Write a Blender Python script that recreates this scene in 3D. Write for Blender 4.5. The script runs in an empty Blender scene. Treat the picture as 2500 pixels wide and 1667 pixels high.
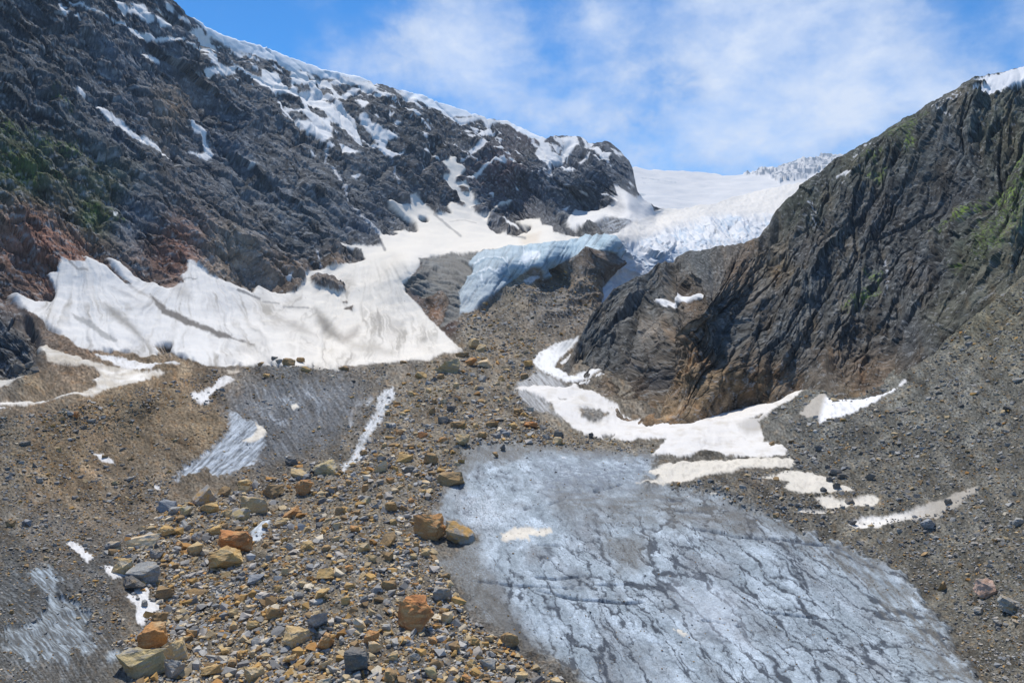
import bpy, math, random
import numpy as np
random.seed(7)
R = math.radians
C = bpy.context.scene.collection
SC = bpy.context.scene

# ------------------------------------------------------------------ camera
F = 1786.0            # focal length in pixels of the 2500 px wide photograph
CX, CY, HZ = 1250.0, 833.5, 690.0
PITCH = math.atan((CY - HZ) / F)
CAMZ = 42.0           # drone height over the valley floor, metres
cam = bpy.data.cameras.new("camera")
cam.sensor_width = 36.0
cam.lens = 36.0 * F / 2500.0
cam.clip_start = 0.5
cam.clip_end = 20000.0
cam_o = bpy.data.objects.new("camera", cam)
C.objects.link(cam_o)
cam_o.location = (0, 0, CAMZ)
cam_o.rotation_euler = (math.pi / 2 - PITCH, 0, 0)
SC.camera = cam_o

# ------------------------------------------------------------------ sky, sun, exposure
SUN_EL, SUN_AZ = R(56), R(-13)      # azimuth measured from +Y (up the valley), negative = to the left
EXPOSURE = 0.38
world = bpy.data.worlds.new("World")
SC.world = world
world.use_nodes = True


def direction(px, py):
    x, z = (px - CX) / F, -(py - CY) / F
    c, s = math.cos(PITCH), math.sin(PITCH)
    v = np.array([x, c + z * s, z * c - s])
    return v / np.linalg.norm(v)


def build_sky():
    nt = world.node_tree
    N, L = nt.nodes, nt.links
    N.clear()
    out = N.new("ShaderNodeOutputWorld")
    bg = N.new("ShaderNodeBackground")
    bg.inputs["Strength"].default_value = 0.12
    sky = N.new("ShaderNodeTexSky")
    sky.sky_type = 'NISHITA'
    sky.sun_disc = False
    sky.sun_elevation = SUN_EL
    sky.sun_rotation = SUN_AZ
    sky.altitude = 2600
    sky.air_density = 1.0
    sky.dust_density = 0.1
    sky.ozone_density = 3.0
    tc = N.new("ShaderNodeTexCoord")

    def math_n(op, a, b=None, clamp=False):
        n = N.new("ShaderNodeMath")
        n.operation = op
        n.use_clamp = clamp
        for i, v in enumerate((a, b)):
            if v is None:
                continue
            if isinstance(v, (int, float)):
                n.inputs[i].default_value = v
            else:
                L.new(v, n.inputs[i])
        return n.outputs[0]

    def noise(scale, detail, rough, dist=0.0, off=(0, 0, 0), sc=(1, 1, 1)):
        m = N.new("ShaderNodeMapping")
        m.inputs["Location"].default_value = off
        m.inputs["Scale"].default_value = sc
        L.new(tc.outputs["Generated"], m.inputs["Vector"])
        n = N.new("ShaderNodeTexNoise")
        n.inputs["Scale"].default_value = scale
        n.inputs["Detail"].default_value = detail
        n.inputs["Roughness"].default_value = rough
        n.inputs["Distortion"].default_value = dist
        L.new(m.outputs["Vector"], n.inputs["Vector"])
        return n.outputs["Fac"]

    # where the cloud banks stand: (pixel in the photo it was read from, radius in degrees, weight)
    banks = [(1000, 190, 7, .8), (1150, 60, 5, .7), (1300, 170, 7, .5), (1420, 330, 8, .55), (1250, 300, 6, .4), (1750, 330, 9, .6),
             (1720, 150, 7, .5), (1950, 130, 8, .6), (2180, 210, 9, .7), (2450, 120, 5, .4), (1850, 20, 6, .5), (2000, 330, 8, .5), (920, 130, 3, .35), (1450, 20, 3.5, .5),
             (1600, 400, 7, .3), (1350, -200, 12, .3), (2100, -250, 14, .4),
             (565, 65, 1.4, .34), (775, 130, 2.2, .42), (1350, 40, 2.5, -.35),
             (1600, 205, 4.2, -.5), (1330, 75, 3.2, -.45), (1540, 130, 3, -.3), (2330, 35, 4, -.6), (1130, 260, 2, -.2),
             (640, 60, 8, -.3)]
    acc = None
    for px, py, r, w in banks:
        d = direction(px, py)
        vm = N.new("ShaderNodeVectorMath")
        vm.operation = 'DOT_PRODUCT'
        vm.inputs[1].default_value = tuple(d)
        L.new(tc.outputs["Generated"], vm.inputs[0])
        mr = N.new("ShaderNodeMapRange")
        mr.interpolation_type = 'SMOOTHSTEP'
        mr.inputs["From Min"].default_value = math.cos(R(r * 1.35))
        mr.inputs["From Max"].default_value = 1.0
        mr.inputs["To Min"].default_value = 0
        mr.inputs["To Max"].default_value = w
        L.new(vm.outputs["Value"], mr.inputs["Value"])
        acc = mr.outputs["Result"] if acc is None else math_n('ADD', acc, mr.outputs["Result"])
    # unseen cloud added overhead and behind the drone to whiten the fill light
    sx = N.new("ShaderNodeSeparateXYZ")
    L.new(tc.outputs["Generated"], sx.inputs[0])
    acc = math_n('MULTIPLY', acc, .68)
    back = N.new("ShaderNodeMapRange")
    back.interpolation_type = 'SMOOTHSTEP'
    back.inputs["From Min"].default_value = .62
    back.inputs["From Max"].default_value = -.1
    back.inputs["To Min"].default_value = 0
    back.inputs["To Max"].default_value = .5
    L.new(sx.outputs["Y"], back.inputs["Value"])
    acc = math_n('ADD', acc, back.outputs["Result"])
    n1 = noise(8.0, 10, .58, .12, (1.3, .2, .7), (1, 1, 1.5))
    n2 = noise(22.0, 8, .6, .2, (4.3, 2.2, 1.7), (1, 1, 1.3))
    nz = math_n('ADD', math_n('MULTIPLY', math_n('SUBTRACT', n1, .5), 2.4), math_n('MULTIPLY', math_n('SUBTRACT', n2, .5), .9))
    dens = math_n('ADD', acc, math_n('MULTIPLY', nz, .95))
    mr = N.new("ShaderNodeMapRange")
    mr.interpolation_type = 'SMOOTHSTEP'
    mr.inputs["From Min"].default_value = .02
    mr.inputs["From Max"].default_value = 1.15
    L.new(dens, mr.inputs["Value"])
    n3 = noise(11.0, 10, .6, .1, (7.3, 1.2, 3.7), (1, 1, 1.7))
    tex = N.new("ShaderNodeMapRange")
    tex.inputs["From Min"].default_value = .34
    tex.inputs["From Max"].default_value = .66
    tex.inputs["To Min"].default_value = .4
    tex.inputs["To Max"].default_value = .98
    L.new(n3, tex.inputs["Value"])
    mask = math_n('MULTIPLY', mr.outputs["Result"], tex.outputs["Result"])
    # cloud brightness: brighter where thick
    ramp = N.new("ShaderNodeMapRange")
    ramp.inputs["From Min"].default_value = .3
    ramp.inputs["From Max"].default_value = 1.4
    ramp.inputs["To Min"].default_value = .0
    ramp.inputs["To Max"].default_value = 1.0
    L.new(dens, ramp.inputs["Value"])
    cc = N.new("ShaderNodeMix")
    cc.data_type = 'RGBA'
    cc.inputs[6].default_value = (2.4, 3.35, 5.2, 1)
    cc.inputs[7].default_value = (4.5, 5.15, 6.3, 1)
    L.new(ramp.outputs["Result"], cc.inputs[0])
    tint = N.new("ShaderNodeMix")
    tint.data_type = 'RGBA'
    tint.blend_type = 'MULTIPLY'
    tint.inputs[0].default_value = 1
    tint.inputs[7].default_value = SKY_TINT
    L.new(sky.outputs["Color"], tint.inputs[6])
    mix = N.new("ShaderNodeMix")
    mix.data_type = 'RGBA'
    L.new(mask, mix.inputs[0])
    L.new(tint.outputs[2], mix.inputs[6])
    L.new(cc.outputs[2], mix.inputs[7])
    L.new(mix.outputs[2], bg.inputs["Color"])
    L.new(bg.outputs["Background"], out.inputs["Surface"])


HAZE = .00005
SKY_TINT = (.255, .65, .92, 1)
build_sky()
sun = bpy.data.lights.new("sun", 'SUN')
sun.energy = 3.6
sun.angle = R(.5)
sun.color = (1.0, .945, .86)
sun_o = bpy.data.objects.new("sun", sun)
C.objects.link(sun_o)
sun_o.location = (0, 0, 900)
sun_o.rotation_euler = (SUN_EL - math.pi / 2, 0, -SUN_AZ)   # the light comes from up the valley
SC.view_settings.view_transform = 'Standard'
SC.view_settings.look = 'None'
SC.view_settings.gamma = 1
SC.view_settings.exposure = EXPOSURE
SC.cycles.max_bounces = 4
SC.cycles.diffuse_bounces = 3
SC.cycles.glossy_bounces = 1
SC.cycles.use_denoising = True

# ------------------------------------------------------------------ numeric helpers
f32 = np.float32
# the survey of the photograph: crops (x offset, y offset), 2.351 crop pixels per photo pixel
CROPS = {1: (0, 0), 2: (750, 200), 3: (1500, 100), 4: (0, 600), 5: (750, 700), 6: (1500, 700), 7: (0, 1000), 8: (1000, 1000)}


def pts(c, flat):
    a = np.array(flat, float).reshape(-1, 2)
    if c == 'N':
        return a
    if c == 'V':
        return a / .9408
    if c == 'E':
        return a / 3.92 + np.array((1150, 400))
    if c == 'G':
        return a / 3.92 + np.array((900, 550))
    if c == 'H':
        return a / 3.92 + np.array((1900, 1267))
    return a / 2.351 + np.array(CROPS[c])


_rng = np.random.RandomState(11)
_PERM = _rng.permutation(256).astype(np.int32)
_PERM = np.concatenate([_PERM, _PERM, _PERM])
_G = _rng.normal(size=(256, 3))
_G = (_G / np.linalg.norm(_G, axis=1)[:, None]).astype(f32)


def gnoise(x, y, z):
    """gradient noise, about -1..1"""
    x = np.asarray(x, f32); y = np.asarray(y, f32); z = np.asarray(z, f32)
    xi = np.floor(x); yi = np.floor(y); zi = np.floor(z)
    xf = x - xi; yf = y - yi; zf = z - zi
    X = xi.astype(np.int32) & 255; Y = yi.astype(np.int32) & 255; Z = zi.astype(np.int32) & 255
    u = xf * xf * xf * (xf * (xf * 6 - 15) + 10)
    v = yf * yf * yf * (yf * (yf * 6 - 15) + 10)
    w = zf * zf * zf * (zf * (zf * 6 - 15) + 10)
    res = 0
    for dx in (0, 1):
        px = _PERM[X + dx]
        wx = u if dx else 1 - u
        for dy in (0, 1):
            py = _PERM[px + Y + dy]
            wy = wx * (v if dy else 1 - v)
            for dz in (0, 1):
                h = _PERM[py + Z + dz]
                g = _G[h]
                d = g[..., 0] * (xf - dx) + g[..., 1] * (yf - dy) + g[..., 2] * (zf - dz)
                res = res + wy * (w if dz else 1 - w) * d
    return res * 1.5


def fbm(x, y, z, octs, gain=.5, lac=2.03):
    a, s, tot = 0, 1.0, 0.0
    for i in range(octs):
        a = a + s * gnoise(x + 17.3 * i, y + 5.1 * i, z + 9.7 * i)
        tot += s
        s *= gain
        x = x * lac; y = y * lac; z = z * lac
    return a / tot * 1.6


def ridged(x, y, z, octs, gain=.5, lac=2.07):
    a, s, tot, pr = 0, 1.0, 0.0, 1.0
    for i in range(octs):
        n = 1 - np.abs(gnoise(x + 11.3 * i, y + 7.1 * i, z + 3.7 * i))
        n = n * n
        a = a + s * n * pr
        tot += s
        pr = np.clip(n * 1.4, 0, 1)
        s *= gain
        x = x * lac; y = y * lac; z = z * lac
    return a / tot


def facets(u, v, seed, slope=.8, mode='min', bowl=.5):
    """broken rock: planes thrown on jittered cells; 'min' keeps sharp aretes, 'step' sharp blocks"""
    ui, vi = np.floor(u).astype(np.int32), np.floor(v).astype(np.int32)
    out = np.full(u.shape, 9, f32)
    best = np.full(u.shape, 9, f32)
    for dx in (-1, 0, 1):
        for dy in (-1, 0, 1):
            a = _PERM[_PERM[(ui + dx) & 255] + ((vi + dy) & 255)] + seed
            h = [(_PERM[(a + k) & 511] / 255.0).astype(f32) for k in (0, 71, 139, 197, 233)]
            du = u - (ui + dx + .1 + .8 * h[0]); dv = v - (vi + dy + .1 + .8 * h[1])
            r2 = du * du + dv * dv
            pl = (h[2] - .5) * .7 + slope * ((h[3] * 2 - 1) * du + (h[4] * 2 - 1) * dv)
            if mode == 'min':
                out = np.minimum(out, pl + bowl * r2)
            else:
                n = r2 < best
                out = np.where(n, pl, out)
                best = np.minimum(best, r2)
    return out.astype(f32)


def sstep(e0, e1, x):
    t = np.clip((x - e0) / (e1 - e0), 0, 1)
    return t * t * (3 - 2 * t)


def mixc(a, b, w):
    return a + (np.asarray(b, f32) - a) * w[..., None]


def poly_sd(P, qx, qy, closed=True):
    """signed distance, positive inside (closed) / minus the distance (open line)"""
    d2 = np.full(qx.shape, 1e12, f32)
    ins = np.zeros(qx.shape, bool)
    n = len(P)
    for i in range(n if closed else n - 1):
        ax, ay = P[i]
        bx, by = P[(i + 1) % n]
        ex, ey = bx - ax, by - ay
        l2 = ex * ex + ey * ey + 1e-9
        t = np.clip(((qx - ax) * ex + (qy - ay) * ey) / l2, 0, 1)
        dx = qx - ax - t * ex
        dy = qy - ay - t * ey
        d2 = np.minimum(d2, dx * dx + dy * dy)
        if closed:
            if ay != by:
                c = ((ay > qy) != (by > qy)) & (qx < ex * (qy - ay) / (by - ay) + ax)
                ins ^= c
    d = np.sqrt(d2)
    return np.where(ins, d, -d) if closed else -d


class TPS:
    """smooth log-distance field through surveyed points (px, py, distance up the valley)"""
    def __init__(self, rows, reg=2e-4):
        a = np.array(rows, float)
        self.p = a[:, :2] / 1000.0
        v = np.log(a[:, 2])
        n = len(a)
        K = self.k(((self.p[:, None] - self.p[None]) ** 2).sum(-1)) + reg * np.eye(n)
        Pm = np.c_[np.ones(n), self.p]
        A = np.zeros((n + 3, n + 3))
        A[:n, :n] = K; A[:n, n:] = Pm; A[n:, :n] = Pm.T
        sol = np.linalg.solve(A, np.r_[v, 0, 0, 0])
        self.w, self.c = sol[:n], sol[n:]

    @staticmethod
    def k(r2):
        return .5 * r2 * np.log(r2 + 1e-12)

    def __call__(self, px, py):
        sh = px.shape
        x = (px.ravel() / 1000.0).astype(f32); y = (py.ravel() / 1000.0).astype(f32)
        out = (self.c[0] + self.c[1] * x + self.c[2] * y).astype(f32)
        for (a, b), w in zip(self.p.astype(f32), self.w.astype(f32)):
            r2 = (x - a) ** 2 + (y - b) ** 2
            out += w * (.5 * r2 * np.log(r2 + 1e-12))
        return np.exp(out).reshape(sh)


_cp, _sp = math.cos(PITCH), math.sin(PITCH)


def place(px, py, Y):
    """photo pixel + distance up the valley -> point in the world"""
    rx = (px - CX) / F
    rz = -(py - CY) / F
    ry = _cp + rz * _sp
    rzz = rz * _cp - _sp
    k = Y / ry
    return np.stack([rx * k, np.broadcast_to(Y, k.shape), CAMZ + rzz * k], -1).astype(f32)


def project(P):
    x, y, z = P[..., 0], P[..., 1], P[..., 2] - CAMZ
    dep = y * _cp - z * _sp
    up = y * _sp + z * _cp
    return CX + F * x / dep, CY - F * up / dep


class Survey:
    """depth and slope of a land sheet, sampled from the smooth field on a coarse raster"""
    def __init__(self, rows, x0, x1, y0, y1, h=5.0, reg=2e-4):
        self.x0, self.y0, self.h = x0, y0, h
        gx_, gy_ = np.meshgrid(np.arange(x0, x1 + h, h), np.arange(y0, y1 + h, h))
        self.L = np.log(TPS(rows, reg)(gx_.astype(f32), gy_.astype(f32)))
        P = place(gx_, gy_, np.exp(self.L))
        self.n = grid_normals(P)

    def __call__(self, px, py):
        fx = np.clip((px - self.x0) / self.h, 0, self.L.shape[1] - 1.001)
        fy = np.clip((py - self.y0) / self.h, 0, self.L.shape[0] - 1.001)
        ix, iy = fx.astype(int), fy.astype(int)
        u, v = (fx - ix).astype(f32), (fy - iy).astype(f32)

        def bl(a):
            uu, vv = (u, v) if a.ndim == 2 else (u[..., None], v[..., None])
            return (a[iy, ix] * (1 - uu) + a[iy, ix + 1] * uu) * (1 - vv) + (a[iy + 1, ix] * (1 - uu) + a[iy + 1, ix + 1] * uu) * vv
        n = bl(self.n)
        n /= np.linalg.norm(n, axis=-1, keepdims=True) + 1e-9
        return np.exp(bl(self.L)), n


def grid_normals(P):
    du = np.gradient(P, axis=1)
    dv = np.gradient(P, axis=0)
    n = np.cross(dv, du)
    n /= np.linalg.norm(n, axis=-1, keepdims=True) + 1e-9
    flip = (n * (P - np.array([0, 0, CAMZ], f32))).sum(-1) > 0
    n[flip] *= -1
    return n.astype(f32)


# ------------------------------------------------------------------ materials
def surface_material(name, rough, spec, bump, bscale, var=.25, vscale=3.0, sss=0.0):
    m = bpy.data.materials.new(name)
    m.use_nodes = True
    N, L = m.node_tree.nodes, m.node_tree.links
    b = N["Principled BSDF"]
    at = N.new("ShaderNodeAttribute")
    at.attribute_name = "albedo"
    tc = N.new("ShaderNodeTexCoord")
    n1 = N.new("ShaderNodeTexNoise")
    n1.inputs["Scale"].default_value = vscale
    n1.inputs["Detail"].default_value = 6
    n1.inputs["Roughness"].default_value = .7
    L.new(tc.outputs["Object"], n1.inputs["Vector"])
    mr = N.new("ShaderNodeMapRange")
    mr.inputs["From Min"].default_value = .25
    mr.inputs["From Max"].default_value = .75
    mr.inputs["To Min"].default_value = 1 - var
    mr.inputs["To Max"].default_value = 1 + var
    L.new(n1.outputs["Fac"], mr.inputs["Value"])
    mx = N.new("ShaderNodeVectorMath")
    mx.operation = 'SCALE'
    L.new(at.outputs["Color"], mx.inputs[0])
    L.new(mr.outputs["Result"], mx.inputs["Scale"])
    L.new(mx.outputs["Vector"], b.inputs["Base Color"])
    b.inputs["Roughness"].default_value = rough
    b.inputs["Specular IOR Level"].default_value = spec
    if bump:
        n2 = N.new("ShaderNodeTexNoise")
        n2.inputs["Scale"].default_value = bscale
        n2.inputs["Detail"].default_value = 8
        n2.inputs["Roughness"].default_value = .65
        L.new(tc.outputs["Object"], n2.inputs["Vector"])
        bp = N.new("ShaderNodeBump")
        bp.inputs["Strength"].default_value = bump
        bp.inputs["Distance"].default_value = 1.0 / bscale
        L.new(n2.outputs["Fac"], bp.inputs["Height"])
        L.new(bp.outputs["Normal"], b.inputs["Normal"])
    return m


M_ROCK = surface_material("rock face", .95, .10, .5, .9, .35, 1.2)
M_CLIFF = surface_material("cliff rock", .95, .12, .5, 1.6, .35, 2.0)
M_SNOW = surface_material("old snow", .8, .15, .2, .6, .04, .5)
M_ICE = surface_material("glacier ice", .7, .16, .5, 2.6, .25, 2.6)
M_SCREE = surface_material("gravel and scree", 1.0, .08, .8, 3.0, .4, 5.0)


# ------------------------------------------------------------------ objects
def tag(o, label=None, cat=None, group=None, kind=None):
    if label: o["label"] = label
    if cat: o["category"] = cat
    if group: o["group"] = group
    if kind: o["kind"] = kind
    return o


def mesh_obj(name, V, Fq, col=None, mat=None, smooth=True, ncorner=4):
    me = bpy.data.meshes.new(name)
    nv, nf = len(V), len(Fq)
    me.vertices.add(nv)
    me.vertices.foreach_set("co", np.ascontiguousarray(V, f32).ravel())
    me.loops.add(nf * ncorner)
    me.loops.foreach_set("vertex_index", np.ascontiguousarray(Fq, np.int32).ravel())
    me.polygons.add(nf)
    me.polygons.foreach_set("loop_start", np.arange(0, nf * ncorner, ncorner, dtype=np.int32))
    me.polygons.foreach_set("use_smooth", np.full(nf, smooth, bool))
    if col is not None:
        a = me.attributes.new("albedo", 'FLOAT_COLOR', 'POINT')
        c4 = np.ones((nv, 4), f32)
        c4[:, :3] = np.clip(col, .004, .95)
        a.data.foreach_set("color", c4.ravel())
    me.update(calc_edges=True)
    if mat: me.materials.append(mat)
    o = bpy.data.objects.new(name, me)
    C.objects.link(o)
    return o


def split_grid(P, col, ids, specs, skipcol=None):
    """one mesh object per terrain class; P (rows, cols, 3)"""
    nr, nc = P.shape[:2]
    idx = np.arange(nr * nc, dtype=np.int32).reshape(nr, nc)
    q = np.stack([idx[:-1, :-1], idx[1:, :-1], idx[1:, 1:], idx[:-1, 1:]], -1).reshape(-1, 4)
    fid = ids[:-1, :-1].ravel()
    # face orientation towards the camera
    V = P.reshape(-1, 3)
    cl = col.reshape(-1, 3)
    okc = np.ones((nr - 1, nc - 1), bool)
    if skipcol is not None:
        okc[:, skipcol] = False
    ok = okc.ravel()
    for i, (name, mat, smooth, label, cat, group, kind) in specs.items():
        sel = q[(fid == i) & ok]
        if len(sel) < 3:
            print("EMPTY class", i, name)
            continue
        u, inv = np.unique(sel, return_inverse=True)
        o = mesh_obj(name, V[u], inv.reshape(-1, 4), cl[u], mat, smooth)
        tag(o, label, cat, group, kind)

# ================================================================== THE LAND
STEP = 2.2            # survey step in photo pixels

# ---- the main sheet: left mountain, snow apron, hanging glacier, moraine, bare ice, right scree
B_PTS = [
 # valley floor, near to far
 (1250,1667,70),(1250,1800,60),(0,1667,62),(-300,1667,52),(-300,1800,46),(2500,1667,62),(2800,1667,52),(2800,1800,46),(1250,1400,93),(1250,1250,115),(1250,1100,152),
 (1250,1000,195),(1250,900,270),(1250,830,340),(1250,790,368),(1400,760,412),(1400,690,447),(1450,640,476),(1350,725,414),(1300,700,420),(1300,745,396),(1250,745,392),
 (1500,583,486),(1500,612,480),(1350,605,474),(1350,680,464),(1250,615,470),(1250,690,432),(1180,650,446),(1130,770,385),(1000,640,450),(1000,690,430),(1090,800,362),
 (1250,590,600),(1250,560,760),(1100,570,650),(1000,565,640),(1450,572,600),
 (900,700,440),(900,800,370),(800,860,320),(600,880,295),(1000,840,345),(950,870,310),
 (920,600,540),(460,640,400),(480,760,340),(200,640,340),(60,740,300),(650,700,420),(650,800,345),
 (200,800,285),(300,850,265),
 (0,985,165),(0,965,200),(0,920,230),(0,870,250),(180,960,172),(180,935,215),(350,940,180),(350,915,235),(540,900,235),(700,880,255),(820,890,262),
 (200,1000,164),(0,1000,159),(380,1000,168),(200,1050,156),(0,1050,149),(380,1050,158),(200,1100,146),(0,1100,138),(400,1150,136),(200,1200,122),(0,1200,116),(550,1000,172),(700,1050,172),(650,1150,142),(450,1250,116),(200,1350,97),(0,1300,97),
 (300,1450,88),(0,1500,78),(500,1500,85),(700,1400,93),(900,1300,104),(1080,1300,106),(1050,950,222),(1000,1100,148),(850,1000,195),
 (1600,1667,72),(1600,1400,94),(1600,1200,125),(1500,1110,148),(1900,1500,83),
 (1300,960,225),(1400,1000,195),(1650,1030,180),(1700,1100,148),(1350,830,330),(1350,900,262),(1500,980,212),
 (1900,1000,185),(1990,930,212),(2000,1100,140),(2200,1100,130),(2200,950,165),(2250,870,192),(2500,1000,128),(2500,800,168),(2500,680,200),
 (2500,1300,88),(2200,1350,95),(2200,1600,74),(2800,1000,105),(2800,700,150),(2800,1300,74),
 # hidden behind the right cliff
 (1700,800,480),(1900,800,430),(2050,860,300),(2200,720,360),(2500,560,330),(2800,520,280),(2200,550,600),(1800,650,600),(1650,900,330),(1850,900,300),
 # left mountain
 (0,700,300),(0,600,325),(0,400,365),(0,200,410),(0,0,460),(0,-200,500),(300,600,370),(300,400,430),(300,200,500),(300,0,580),(300,-200,640),(430,0,640),
 (-300,600,270),(-300,200,340),(-300,-200,420),(-300,800,235),(600,600,440),(600,400,540),(600,200,680),(600,100,760),(800,560,520),(800,400,640),(800,200,880),
 (950,480,680),(950,350,800),(950,210,960),(1100,500,760),(1100,400,850),(1100,280,1000),(1250,540,800),(1250,420,880),(1250,310,1020),
 (1400,540,800),(1400,450,850),(1400,345,980),(1540,450,850),(1540,400,900),(1500,540,745),(1530,500,775),(1595,502,830),(1570,490,835),(1450,545,735),
 # ice fall
 (1520,600,520),(1500,690,480),(1560,640,520),(1600,560,700),(1700,560,720),(1800,520,800),(1900,480,880),(1600,545,800),(1800,490,900),
 (0,800,262),(90,850,240),
]
B_SKY = np.concatenate([
    pts('N', [-300,-260, 100,-250, 300,-120, 380,-50]),
    pts(1, [1000,0, 1085,85, 1200,145, 1300,195, 1400,230, 1500,260, 1600,295, 1700,325, 1750,345, 1850,375, 1940,405, 2050,440, 2130,475, 2200,478]),
    pts(2, [520,45, 600,60, 700,95, 800,125, 880,150, 940,175, 1050,205, 1110,210, 1150,220, 1200,250, 1260,275, 1340,305, 1370,310, 1540,305, 1575,320, 1610,350, 1660,350, 1740,355, 1790,400, 1840,450, 1862,490, 1872,525]),
    pts('N', [1551,440, 1557,468, 1575,489, 1600,504, 1630,510]), pts('E', [2000,425, 2351,380]),
    pts(3, [700,890, 850,855, 960,830, 1060,810]),
    pts('N', [2050,440, 2800,440])])
B_FOOT = 1800.0


def column_grid(x0, x1, top, foot, rows, step, wob=1.0, seed=0, split=None):
    xs = np.arange(x0, x1 + step, step)
    t = np.interp(xs, top[:, 0], top[:, 1])
    z = np.zeros_like(xs)
    t = t + wob * (3.0 * fbm(xs / 46, z + seed, z, 3) + 1.8 * fbm(xs / 11, z + seed + 5, z, 3, .6))
    j = np.nonzero(np.abs(np.diff(t)) > 14)[0]
    if len(j):          # a free-standing edge: double the column so that nothing bridges it
        xs = np.insert(xs, j + 1, xs[j] + .01)
        t = np.insert(t, j + 1, t[j + 1])
    b = foot(xs) if callable(foot) else np.full_like(xs, foot)
    if split is None:
        s = np.linspace(0, 1, rows)[:, None]
        py = t[None] * (1 - s) + b[None] * s
    else:      # finer rows down to a common level, even rows below it
        yb, n1 = split
        s1 = np.linspace(0, 1, n1)[:, None]
        s2 = np.linspace(0, 1, rows - n1 + 1)[1:, None]
        py = np.concatenate([t[None] * (1 - s1) + yb * s1, yb * (1 - s2) + b[None] * s2], 0)
    px = np.broadcast_to(xs[None], py.shape).copy()
    return px.astype(f32), py.astype(f32)


def back_side(P, n, px, py, steps=((25, -8), (90, -60), (240, -220))):
    """carry a ridge over to its far side so that the mountain has a back"""
    rows = []
    top = P[0]
    away = top * np.array([1, 1, 0], f32)
    away /= np.linalg.norm(away, axis=-1, keepdims=True)
    for d, h in reversed(steps):
        k = (np.linalg.norm(top[:, :2], axis=-1) / 700.0)[:, None]
        rows.append(top + away * d * k + np.array([0, 0, 1], f32) * h * k)
    return np.concatenate([np.stack(rows), P], 0)


B_SURVEY = Survey(B_PTS, -300, 2800, -320, 1830)
px, py = column_grid(-260, 2760, B_SKY, B_FOOT, int(1160 / STEP) + int(480 / STEP), STEP, wob=1.0, split=(660.0, int(480 / STEP)))
Y, Nn = B_SURVEY(px, py)
P0 = place(px, py, Y)
# angular coordinates: noise that keeps its grain near and far
ax_, ay_, az_ = px / 100.0, py / 100.0, np.log(Y) * 3


class Painter:
    """albedo, class, roughness of relief for every surveyed point"""
    def __init__(self, px, py, base):
        self.px, self.py = px, py
        self.col = base.astype(f32)
        self.ids = np.zeros(px.shape, np.int16)
        z = np.zeros_like(px)
        self.nf = fbm(px / 9, py / 9, z, 3, .6)
        self.nm = fbm(px / 34 + 7, py / 34, z, 3, .55)
        self.snow = np.zeros(px.shape, f32)
        self.ice = np.zeros(px.shape, f32)
        self.wrx = 6 * fbm(px / 60 + 31, py / 60, z, 2)
        self.wry = 6 * fbm(px / 60, py / 60 + 77, z, 2)

    def weight(self, P, soft=3.0, rag=4.0, med=3.0, closed=True, width=0.0, grow=0.0):
        x0, y0 = P.min(0) - 40
        x1, y1 = P.max(0) + 40
        w = np.zeros(self.px.shape, f32)
        sel = (self.px > x0) & (self.px < x1) & (self.py > y0) & (self.py < y1)
        if not sel.any():
            return w
        sd = poly_sd(P, self.px[sel], self.py[sel], closed) + width + grow
        sd = sd + rag * self.nf[sel] + med * self.nm[sel]
        w[sel] = sstep(-soft, soft, sd)
        return w

    def paint(self, w, color, cid=None, snow=None, ice=None):
        i = np.nonzero(w > .002)
        wi = w[i]
        c = color[i] if isinstance(color, np.ndarray) and color.ndim == 3 else np.asarray(color, f32)
        self.col[i] = mixc(self.col[i], c, wi)
        if cid is not None:
            self.ids[w > .5] = cid
        if snow is not None:
            self.snow[i] = self.snow[i] * (1 - wi) + snow * wi
        if ice is not None:
            self.ice[i] = self.ice[i] * (1 - wi) + ice * wi


def tint_field(px, py, samples, power=2.6):
    """blend of rock colours surveyed at points"""
    num = 0; den = 0
    for x, y, c, r in samples:
        w = 1.0 / (((px - x) ** 2 + (py - y) ** 2) / (r * r) + .02) ** (power / 2)
        num = num + w[..., None] * np.array(c, f32)
        den = den + w
    return (num / den[..., None]).astype(f32)


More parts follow.
